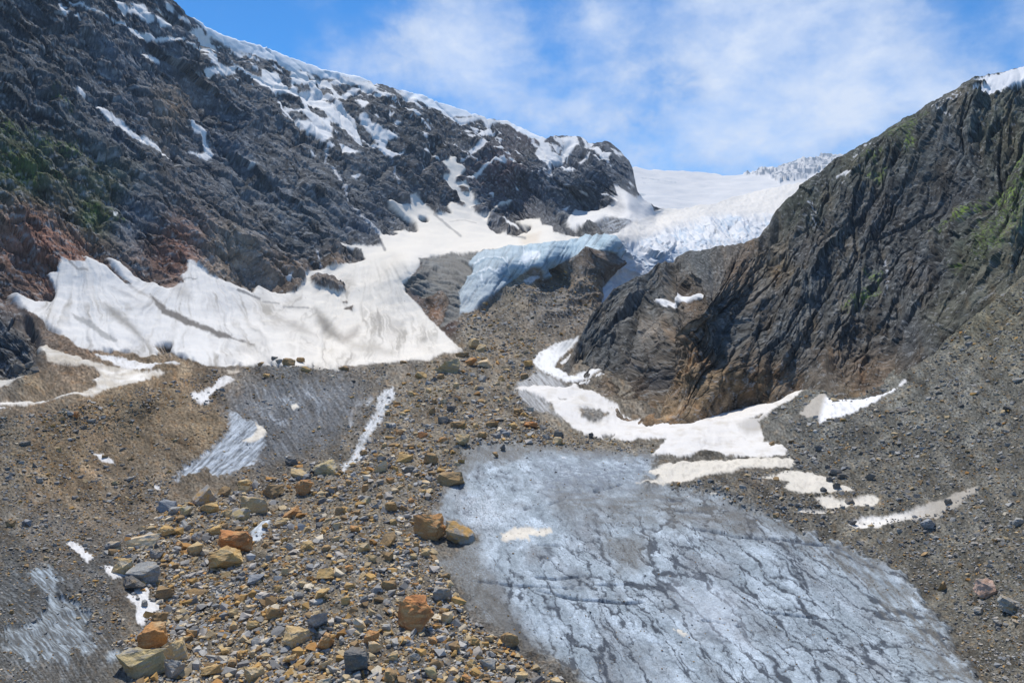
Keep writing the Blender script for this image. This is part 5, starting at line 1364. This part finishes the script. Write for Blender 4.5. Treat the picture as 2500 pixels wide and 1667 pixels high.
# hand surveyed boulders: crop, x, y, width, height (crop pixels), rock, label
HB = [
 (5, 705,1372,200,150,'orange',"largest orange brown boulder, banded, left one of the touching pair beside the bare ice"),
 (5, 878,1405,185,140,'mixed',"grey topped orange boulder, right one of the touching pair beside the bare ice"),
 (5, 820,1100,165,72,'brown',"long low brown boulder resting on the upper left edge of the bare ice"),
 (5, 882,875,95,68,'tan',"tan angular boulder just above the upper left corner of the bare ice"),
 (5, 865,792,98,42,'brown',"flat brown boulder on the debris ridge above the tan angular boulder"),
 (5, 706,988,92,66,'brown',"brown pyramid shaped boulder between the flat ochre one and the bare ice"),
 (5, 557,980,95,46,'ochre',"flat ochre boulder left of the brown pyramid shaped boulder"),
 (5, 420,1030,92,72,'cream',"pale orange bright boulder right of the lower end of the ice chute"),
 (5, 105,1037,152,72,'olive',"brown wedge boulder with a domed back at the foot of the ice chute"),
 (5, 582,1046,68,44,'dark',"grey brown boulder below the flat ochre boulder"),
 (5, 808,450,145,85,'olive',"big grey tan boulder at the upper end of the rubble near the snow apron"),
 (5, 940,426,75,55,'orange',"orange boulder between the big grey tan one and the cream one under the rock step"),
 (5, 1026,442,104,56,'cream',"cream boulder with an orange top right of the orange boulder under the rock step"),
 (5, 955,325,68,62,'tan',"tan block at the foot of the brown rock step"),
 (5, 1000,352,60,40,'tan',"smaller tan rock leaning right of the tan block under the rock step"),
 (5, 890,388,80,30,'brown',"low brown rock behind the big grey tan boulder"),
 (5, 1435,882,62,46,'cream',"pale orange boulder on the gravel rim above the bare ice"),
 (5, 1440,848,62,40,'dark',"dark grey boulder behind the pale orange one on the gravel rim"),
 (5, 1124,916,36,42,'dark',"dark cube of rock standing alone on the upper rim of the bare ice"),
 (5, 1078,964,40,32,'brown',"small brown rock alone on the bare ice below the dark cube"),
 (5, 460,1450,100,80,'brown',"dark brown knobbly boulder left of the touching pair"),
 (5, 785,766,72,46,'dark',"dark grey boulder on the debris ridge left of the flat brown boulder"),
 (5, 826,697,54,40,'dark',"dark block highest on the middle of the debris ridge"),
 (5, 712,712,40,40,'brown',"small brown block left of the dark block on the debris ridge"),
 (5, 1060,785,82,30,'brown',"flat brown slab on the right part of the debris ridge"),
 (5, 1172,799,80,32,'ochre',"flat ochre slab on the debris ridge right of the flat brown slab"),
 (5, 1212,714,56,38,'brown',"brown stone on the right crest of the debris ridge beside the icy chute"),
 (5, 1280,792,84,40,'red',"pinkish orange slab at the right end of the debris ridge"),
 (5, 1160,572,34,30,'cream',"small white faced stone right of the upper rubble"),
 (5, 650,508,72,42,'ochre',"ochre rock below and left of the big grey tan boulder"),
 (5, 765,516,46,36,'brown',"brown rock directly below the big grey tan boulder"),
 (5, 1630,855,32,36,'dark',"small dark stone standing on gravel at the lower edge of the right snow"),
 (5, 555,432,46,16,'brown',"small brown stone on the lower rim of the snow apron"),
 (5, 1010,530,50,40,'grey',"grey stone in the upper rubble below the cream boulder"),
 (5, 1115,525,45,34,'ochre',"ochre stone in the upper rubble right of the grey stone"),
 (5, 1145,840,50,30,'blue',"bluish stone in the debris just above the rim of the bare ice"),
 (5, 660,848,60,36,'red',"reddish rock on the left part of the debris ridge"),
 (5, 775,880,60,34,'orange',"orange stone left of the tan angular boulder"),
 (5, 930,745,60,26,'blue',"pale grey slab right of the dark grey boulder on the debris ridge"),
 (7, 1350,762,205,135,'red',"largest rubble boulder, orange brown with red streaks"),
 (7, 1300,852,215,112,'ochre',"ochre yellow slab leaning below the red streaked boulder"),
 (7, 1168,492,132,110,'mixed',"tall tan block with a grey right side at the top of the left rubble"),
 (7, 955,547,112,56,'blue',"blue grey lying boulder at the upper left end of the rubble"),
 (7, 1200,562,112,60,'ochre',"bright yellow ochre boulder below the tall tan block"),
 (7, 1064,582,74,62,'olive',"olive ochre boulder left of the bright yellow ochre one"),
 (7, 1000,580,80,44,'grey',"grey tan rock between the blue grey boulder and the olive ochre one"),
 (7, 1450,540,175,92,'tan',"broad tan grey slab right of the bright yellow ochre boulder"),
 (7, 1365,592,132,66,'olive',"grey green slab under the broad tan grey slab"),
 (7, 1560,466,124,72,'brown',"brown angular boulder left of the orange brown block"),
 (7, 1740,442,112,92,'orange',"orange brown block with a slanting top at the upper right of the left rubble"),
 (7, 1665,592,112,62,'orange',"orange boulder just above the tan grey cube"),
 (7, 1614,647,86,60,'tan',"tan grey cube beside the small ice streak"),
 (7, 815,755,172,76,'cream',"cream and ochre slab above the white gully snow"),
 (7, 950,700,112,52,'ochre',"yellowish slab up and right of the cream and ochre slab"),
 (7, 690,896,112,82,'tan',"tan boulder at the upper end of the middle gully snow patch"),
 (7, 812,937,192,102,'grey',"large grey boulder beside the gully snow"),
 (7, 755,997,142,66,'dark',"dark grey boulder lying on the gully snow"),
 (7, 930,1056,112,76,'brown',"brown grey boulder right of the dark one on the gully snow"),
 (7, 1870,946,112,76,'ochre',"ochre boulder with a flat top in the middle of the rubble"),
 (7, 1850,1060,92,62,'ochre',"ochre boulder directly below the flat topped ochre boulder"),
 (7, 1812,1200,134,122,'blue',"dark blue grey boulder left of the red orange block"),
 (8, 30,1172,215,180,'red',"big red orange block with a flat face, right part of the lower rubble"),
 (7, 872,1308,172,140,'orange',"brown orange boulder at the lower left end of the rubble by the gully"),
 (7, 990,1382,184,122,'tan',"pale tan grey boulder right of the brown orange boulder by the gully"),
 (7, 812,1450,282,150,'olive',"widest boulder, olive tan slab with a grey front, low at the left of the rubble"),
 (7, 992,1490,124,112,'grey',"grey and tan block right of the wide olive tan slab"),
 (7, 1210,1506,112,62,'ochre',"golden orange boulder at the bottom of the rubble"),
 (7, 1440,1522,134,82,'tan',"tan boulder right of the golden orange one at the bottom"),
 (7, 1700,1302,164,82,'tan',"tan boulder with a long pale right tip in the lower rubble"),
 (7, 1855,1327,114,102,'orange',"rusty brown boulder right of the tan boulder with a long tip"),
 (7, 2045,1436,144,132,'dark',"large dark grey brown boulder at the bottom of the rubble"),
 (7, 2128,1308,92,82,'orange',"orange tan boulder below left of the red orange block"),
 (7, 2150,1362,84,62,'cream',"pale boulder touching the large dark grey brown one from above"),
 (7, 2064,1226,84,72,'cream',"cream orange boulder left of the red orange block"),
 (7, 1575,1166,112,66,'brown',"brown ledge shaped boulder in the middle of the lower rubble"),
 (7, 905,1196,94,70,'brown',"brown rock just above the brown orange boulder by the gully"),
 (7, 1110,1056,144,42,'brown',"long flat brown slab right of the brown grey boulder"),
 (7, 1770,782,94,52,'ochre',"ochre rock below and right of the small ice streak"),
 (7, 1672,786,64,42,'grey',"grey rock just left of the ochre rock by the small ice streak"),
 (7, 1118,802,104,70,'tan',"tan block left of the ochre yellow slab"),
 (7, 888,830,74,52,'grey',"grey stone below the cream and ochre slab"),
 (7, 1720,362,112,62,'tan',"tan grey boulder left of the brown wedge boulder at the chute"),
 (7, 2230,1006,94,56,'brown',"brown grey rock above the red orange block"),
 (7, 2140,850,60,46,'tan',"tan stone below the dark brown knobbly boulder"),
 (7, 2222,842,66,52,'brown',"brown stone right of the tan stone under the knobbly boulder"),
 (7, 1670,300,80,44,'dark',"dark stone up left of the tan grey boulder by the chute"),
 (7, 1950,580,70,50,'brown',"small brown boulder alone right of the orange boulder"),
 (7, 2095,520,70,44,'olive',"olive stone right of the small lone brown boulder"),
 (7, 1300,600,60,40,'tan',"tan stone just left of the grey green slab"),
 (7, 640,775,100,46,'grey',"flat grey rock left of the cream and ochre slab"),
 (7, 1290,945,70,44,'tan',"tan stone below the ochre yellow slab"),
 (7, 1470,975,110,50,'blue',"flat blue grey rock right of the tan stone below the ochre slab"),
 (7, 1400,455,90,46,'tan',"tan slab between the tall tan block and the brown angular boulder"),
 (7, 1400,418,80,36,'ochre',"flat ochre slab at the top of the left rubble"),
 (7, 1280,470,70,50,'brown',"brown stone touching the right side of the tall tan block"),
 (7, 1230,690,90,60,'ochre',"ochre stone between the yellowish slab and the red streaked boulder"),
 (7, 1130,735,80,60,'mixed',"two tone stone left of the red streaked boulder"),
 (7, 1900,460,60,32,'brown',"small brown stone right of the orange brown block"),
 (7, 1090,1285,80,50,'brown',"brown stone right of the brown orange boulder by the gully"),
 (7, 1275,1395,60,60,'ochre',"small golden stone above the golden orange boulder"),
 (7, 1860,1455,70,70,'cream',"cream stone left of the large dark grey brown boulder"),
 (7, 1660,1440,80,60,'ochre',"ochre stone in the bottom rubble left of the cream stone"),
 (7, 2220,1255,64,50,'grey',"grey stone at the lower left corner of the red orange block"),
 (8, 568,1310,118,76,'brown',"brown boulder alone at the lower left margin of the bare ice"),
 (8, 185,1050,124,72,'grey',"flat light grey boulder right of the red orange block"),
 (8, 446,1455,98,56,'grey',"grey tan boulder below the lone brown boulder at the ice margin"),
 (8, 642,1526,82,48,'tan',"tan boulder lowest at the margin of the bare ice"),
 (8, 255,1360,74,56,'brown',"dark brown stone between the rubble and the lone boulder at the ice margin"),
 (8, 118,1512,78,52,'olive',"olive grey boulder at the bottom edge below the dark brown stone"),
 (8, 205,956,66,36,'brown',"brown stone above the flat light grey boulder"),
 (8, 90,820,54,50,'tan',"tan stone under the touching boulder pair"),
 (8, 38,782,40,52,'brown',"upright brown stone under the orange one of the touching pair"),
 (8, 130,1330,56,40,'orange',"orange stone in the rubble below the red orange block"),
 (8, 405,1415,50,34,'ochre',"small ochre stone above the grey tan boulder"),
 (8, 560,1490,56,44,'dark',"dark stone left of the lowest tan boulder"),
 (6, 1470,1087,52,42,'dark',"dark rounded stone alone on the right scree above the stony snow"),
 (6, 1285,1140,52,36,'dark',"dark stone at the right edge of the cream stony snow patch"),
 (6, 1235,1101,42,30,'dark',"smaller dark stone on the cream stony snow patch"),
 (6, 1273,1060,74,42,'dark',"dark broad rock on the scree edge above the stony snow patch"),
 (6, 1302,1086,54,32,'dark',"dark flat stone right of the dark broad rock"),
 (6, 1198,1160,40,26,'dark',"dark stone low on the cream stony snow patch"),
 (6, 930,1103,38,22,'brown',"brown stone at the left tip of the cream stony snow patch"),
 (6, 1350,1228,60,26,'dark',"dark stone in the broken stony snow patch"),
 (6, 1795,1356,84,62,'blue',"blue grey boulder under the lowest right snow tongue"),
 (6, 1365,1350,50,30,'dark',"dark brown stone at the tip of the lowest right snow tongue"),
 (6, 2300,1352,72,42,'grey',"grey stone near the right edge above the pinkish boulder"),
 (6, 1175,930,48,36,'dark',"dark block on the scree above the long cream snow tongue"),
 (6, 1655,700,84,28,'dark',"dark flat slab high on the right scree"),
 (6, 2252,697,50,28,'dark',"dark stone high on the right scree near the edge"),
 (6, 2318,532,72,26,'grey',"pale flat slab highest on the right scree at the edge"),
 (6, 2245,822,56,26,'grey',"pale stone on the right scree below the dark stone near the edge"),
 (6, 932,1316,40,28,'brown',"brown stone alone on the dirty ice margin right of the crevasse line"),
 (6, 905,900,36,24,'brown',"small brown stone on the tip of the dirty right snow"),
 (6, 1910,1230,44,34,'dark',"dark stone on the tan upper part of the lowest right snow tongue"),
 ('H', 1970,660,190,160,'pink',"pinkish topped boulder on the lower right scree"),
 ('H', 2220,810,230,130,'grey',"grey boulder with a pale top below the pinkish topped boulder at the right edge"),
 ('H', 1545,640,90,90,'brown',"brown stone left of the pinkish topped boulder"),
 ('H', 1900,870,100,60,'grey',"light grey stone below the pinkish topped boulder"),
 ('H', 2070,1010,70,70,'dark',"dark stone below the light grey stone on the lower right scree"),
 ('H', 2255,990,80,50,'grey',"pale stone at the right edge below the grey boulder with a pale top"),
 ('H', 1380,330,70,40,'brown',"brown stone at the upper margin between ice and right scree"),
 (4, 1655,667,74,44,'brown',"brown block on the crest of the debris mound in front of the snow apron"),
 (4, 1720,658,54,32,'brown',"brown rock right of the block on the debris mound crest"),
 (4, 1752,708,74,36,'ochre',"ochre slab on the right flank of the debris mound"),
 (4, 1530,747,48,26,'ochre',"small ochre stone on the front of the debris mound"),
 (4, 1970,701,64,26,'brown',"brown rock where the snow apron meets the grey bowl"),
 (4, 1580,646,40,20,'dark',"dark stone on the left crest of the debris mound"),
 (4, 1610,660,44,26,'grey',"grey stone between the dark stone and the brown block on the mound"),
 (4, 1500,680,48,22,'brown',"brown stone low on the left shoulder of the debris mound"),
 (4, 430,966,44,36,'red',"rusty red stone alone on the brown moraine slope"),
 (4, 140,1136,74,26,'dark',"flat dark stone at the left of the brown moraine slope"),
 (4, 745,1341,48,26,'grey',"grey stone at the foot of the brown moraine slope"),
 (4, 525,1006,42,22,'grey',"pale grey stone right of the rusty red stone on the moraine slope"),
 (4, 358,992,38,26,'brown',"brown stone left of the rusty red stone on the moraine slope"),
 (4, 335,1169,32,26,'ochre',"ochre stone in the middle of the brown moraine slope"),
 (4, 475,1041,42,22,'dark',"dark stone below the pale grey stone on the moraine slope"),
 (4, 200,1256,38,30,'dark',"dark stone low on the left of the brown moraine slope"),
 (4, 225,1340,48,30,'grey',"grey stone at the lower left of the brown moraine slope"),
 (4, 655,1362,34,24,'olive',"olive stone left of the grey stone at the foot of the moraine slope"),
 (4, 640,905,30,20,'olive',"small olive stone near the crest of the brown moraine"),
 (4, 150,682,70,50,'dark',"dark boulder under the rock buttress at the left edge"),
 (4, 200,712,50,40,'dark',"smaller dark boulder below the buttress at the left edge"),
 (4, 80,705,70,60,'dark',"dark broken block at the foot of the buttress at the left edge"),
 (7, 66,650,64,42,'brown',"brown stone on the lower left slope above the blue ice"),
 (7, 150,650,50,40,'blue',"pale blue grey stones' largest piece on the lower left slope beside the brown stone"),
 (7, 60,1160,30,24,'brown',"small brown stone on the edge of the lower left blue ice"),
]
placed = []
for i, (c_, x_, y_, w_, h_, kind, lab) in enumerate(HB):
    (nx, ny), = T(c_, [x_, y_])
    s_ = 3.92 if c_ in ('E', 'G', 'H') else 2.351
    boulder(nx, ny, w_ / s_, h_ / s_, kind, lab, 500 + i * 7, None)
    placed.append((nx, ny, w_ / s_))
print("hand boulders", len(HB))

# rubble zones (photo outline it was surveyed from)
Z_MAIN = T('V', [330,1600, 250,1480, 330,1440, 290,1330, 250,1260, 400,1160, 560,1120, 700,1060, 770,1080, 830,1010, 900,900, 960,835, 1060,825, 1060,800, 1150,790, 1230,772, 1240,850, 1190,900, 1230,960, 1290,1020, 1100,1018, 1020,1110, 990,1190, 1000,1280, 1080,1420, 1200,1510, 1360,1600])
Z_LEFT = T('V', [0,960, 120,940, 330,890, 500,850, 540,960, 480,1040, 400,1110, 380,1160, 240,1250, 290,1440, 0,1600, -150,1600, -150,960])
Z_RIGHT = T('V', [1500,1120, 1760,1060, 1830,1000, 1760,950, 1880,890, 2080,880, 2200,760, 2352,640, 2500,560, 2500,1600, 2270,1600, 2150,1450, 2000,1290, 1820,1220, 1640,1140])
Z_BOWL = T('V', [540,850, 700,825, 900,840, 900,900, 780,1080, 700,1060, 560,1120, 480,1050, 560,960])
Z_STEP = T('V', [1040,760, 1080,720, 1180,650, 1260,620, 1380,640, 1370,720, 1290,790, 1100,810])
Z_RIM = T('V', [1230,960, 1330,1000, 1500,1020, 1520,1050, 1300,1030, 1100,1020])
rs_ = np.random.RandomState(5)


def scatter(zone, n, margin=0):
    lo, hi = zone.min(0), zone.max(0)
    out = []
    while len(out) < n:
        q = rs_.uniform(lo, hi, (n * 2, 2))
        q = q[poly_sd(zone, q[:, 0].astype(f32), q[:, 1].astype(f32)) > margin]
        out += q.tolist()
    return np.array(out[:n])


zones = [("between the snow apron and the brown rock step foot", lambda x, y: y < 930), ("on the debris ridge above the bare ice rim", lambda x, y: y < 1100), ("around the tall tan block and red streaked boulder", lambda x, y: x < 680 and y < 1400),
         ("in the middle rubble left of the touching boulder pair", lambda x, y: y < 1400), ("at the bottom left around the wide olive tan slab", lambda x, y: x < 560), ("in the lower rubble around the red orange block", lambda x, y: True)]
kinds = ['ochre', 'brown', 'tan', 'grey', 'tan', 'brown', 'grey', 'cream', 'orange', 'tan']
word = {'ochre': 'ochre', 'orange': 'orange', 'brown': 'brown', 'tan': 'tan', 'grey': 'grey', 'blue': 'bluish grey', 'cream': 'cream', 'dark': 'dark'}
todo = 300 - len(HB)
cand = scatter(Z_MAIN, 4000, 12)
m = 0
for q in cand:
    if m >= todo:
        break
    wpx = (20 + 26 * rs_.rand() ** 2.2) * (.62 + .45 * (q[1] - 800) / 800)
    if any((q[0] - a) ** 2 + (q[1] - b) ** 2 < (.62 * (wpx + c)) ** 2 for a, b, c in placed):
        continue
    if B.snow[0, 0] and False:
        continue
    placed.append((q[0], q[1], wpx))
    kd = kinds[rs_.randint(len(kinds))]
    zn = next(t for t, f in zones if f(q[0], q[1]))
    boulder(q[0], q[1], wpx, wpx * rs_.uniform(.5, .85), kd, f"smaller {word[kd]} angular rock {zn}", 3000 + m, f"smaller {word[kd]} rocks {zn}", "rock", shared=(kd, m % 9), fine=2)
    m += 1
print("scattered rocks", m)

# loose stones nobody could count: one mesh per slope
PROTO = [hull(900 + i, 9 + i % 5, .7) for i in range(24)]
M_STONE = surface_material("loose stones", .95, .12, 0, 1, .3, 4.0)
COLS = 1.22 * np.array([(.36, .225, .085), (.30, .165, .06), (.22, .15, .08), (.38, .295, .175), (.26, .25, .23), (.32, .31, .285), (.23, .235, .235), (.46, .40, .30), (.13, .13, .128), (.33, .30, .26), (.19, .185, .175)], f32)


def stones(name, label, spots, sizes, weights, dim=1.0):
    Vs, Fs, Cs = [], [], []
    off = 0
    wts = np.array(weights, float); wts /= wts.sum()
    ci = rs_.choice(len(COLS), len(spots), p=wts)
    for (x_, y_), s_, c_ in zip(spots, sizes, ci):
        P, n = ground(x_, y_)
        V, Ft = PROTO[rs_.randint(len(PROTO))]
        d = float(P[1])
        W = s_ / F * d
        dims = W * .5 * np.array([1, rs_.uniform(.7, 1.1), rs_.uniform(.38, .8)], f32)
        q = V * dims
        a = rs_.uniform(0, 2 * math.pi); t = rs_.normal(0, .3)
        ca, sa, ct, st = math.cos(a), math.sin(a), math.cos(t), math.sin(t)
        q = np.stack([q[:, 0] * ca - q[:, 1] * sa, q[:, 0] * sa + q[:, 1] * ca, q[:, 2]], 1)
        q = np.stack([q[:, 0] * ct - q[:, 2] * st, q[:, 1], q[:, 0] * st + q[:, 2] * ct], 1)
        Vs.append(q + P + np.array([0, 0, dims[2] * .35], f32))
        Fs.append(Ft + off)
        off += len(V)
        Cs.append(np.repeat((COLS[c_] * dim * rs_.uniform(.75, 1.25))[None], len(V), 0))
    o = mesh_obj(name, np.concatenate(Vs), np.concatenate(Fs), np.concatenate(Cs), M_STONE, False, 3)
    tag(o, label, "stones", None, "stuff")


def psize(n, lo, hi, p):
    u = rs_.rand(n)
    a, b = lo ** -p, hi ** -p
    return (a - u * (a - b)) ** (-1 / p)


def keep_off(q, s=None):
    """stones stay off the snow and thin out on bare ice"""
    c = np.clip(((q[:, 0] - x_first) / STEP).round().astype(int), 0, px.shape[1] - 1)
    r = np.array([int(np.argmin(np.abs(py[:, cc] - yy))) for cc, yy in zip(c, q[:, 1])])
    cl = .5 + .9 * fbm(q[:, 0] / 130, q[:, 1] / 70, np.full(len(q), .37), 4, .6)
    bank = poly_sd(pts('V', [400,930, 500,945, 545,970, 490,1050, 400,1105, 260,1080, 200,1010, 290,950]), q[:, 0].astype(f32), q[:, 1].astype(f32))
    ok = (rs_.rand(len(q)) > .85 * sstep(-20, 30, bank)) & (rs_.rand(len(q)) < np.clip(.25 + .85 * cl, .15, 1)) & (B.snow[r, c] < .35) & (rs_.rand(len(q)) > .97 * np.clip(1.9 * B.ice[r, c], 0, 1))
    return ok


q = scatter(Z_MAIN, 32000); q = q[keep_off(q)]
persp = (.55 + .5 * (q[:, 1] - 800) / 800)
stones("rubble", "loose ochre and grey rubble covering the moraine in front of the bare ice", q, psize(len(q), 4.6, 32, 2.0) * persp, [3, 1.6, 2.6, 3.8, 2.4, 2.4, .9, 1.6, 1.2, 2.8, 3])
q = scatter(Z_LEFT, 15000); q = q[keep_off(q)]
stones("moraine_stones", "small brown and grey stones strewn over the left moraine slope", q, psize(len(q), 3.2, 15, 2.5), [1.2, .6, 2, 2, 2, 2, .8, .6, 1.2, 2, 2], .85)
q = scatter(Z_RIGHT, 17000); q = q[keep_off(q)]
stones("scree_stones", "small grey stones strewn over the right scree slope", q, psize(len(q), 3.4, 17, 2.3), [.6, .4, 1.2, 1.6, 3, 3, 1.6, .4, 2.4, 1.8, 3], .84)
q = np.concatenate([scatter(Z_BOWL, 2600), scatter(Z_STEP, 1800), scatter(Z_RIM, 900)]); q = q[keep_off(q)]
stones("gravel_stones", "small stones on the grey bowl, the rock step and the gravel rim", q, psize(len(q), 3.2, 11, 2.0), [1.5, 1, 2, 2, 2, 2, 1.5, .6, 1.5, 2, 2], .9)
fq = scatter(field, 1100)
stones("ice_stones", "tiny dark stones scattered over the bare ice", fq, psize(len(fq), 2.2, 6, 2.4), [1, 1, 2, .5, 1, .5, .5, .1, 4, .5, 2], .7)

# ================================================================== the thin air between
ext = np.concatenate([full.reshape(-1, 3), fullc.reshape(-1, 3), fulla.reshape(-1, 3)])
lo, hi = ext.min(0) - 30, ext.max(0) + 30
lo[1] = -60
lo[2] = min(lo[2], -5)
hv = [(x_, y_, z_) for x_ in (lo[0], hi[0]) for y_ in (lo[1], hi[1]) for z_ in (lo[2], hi[2])]
hme = bpy.data.meshes.new("haze")
hme.from_pydata([tuple(map(float, v)) for v in hv], [], [(0, 1, 3, 2), (4, 6, 7, 5), (0, 4, 5, 1), (2, 3, 7, 6), (0, 2, 6, 4), (1, 5, 7, 3)])
hm = bpy.data.materials.new("haze")
hm.use_nodes = True
hm.node_tree.nodes.clear()
ho = hm.node_tree.nodes.new("ShaderNodeOutputMaterial")
hvn = hm.node_tree.nodes.new("ShaderNodeVolumePrincipled")
hvn.inputs["Color"].default_value = (.62, .78, 1.0, 1)
hvn.inputs["Density"].default_value = HAZE
hvn.inputs["Anisotropy"].default_value = .2
hm.node_tree.links.new(hvn.outputs["Volume"], ho.inputs["Volume"])
hme.materials.append(hm)
haze_o = bpy.data.objects.new("haze", hme)
C.objects.link(haze_o)
tag(haze_o, "thin bluish mountain haze filling the valley", "haze", None, "stuff")
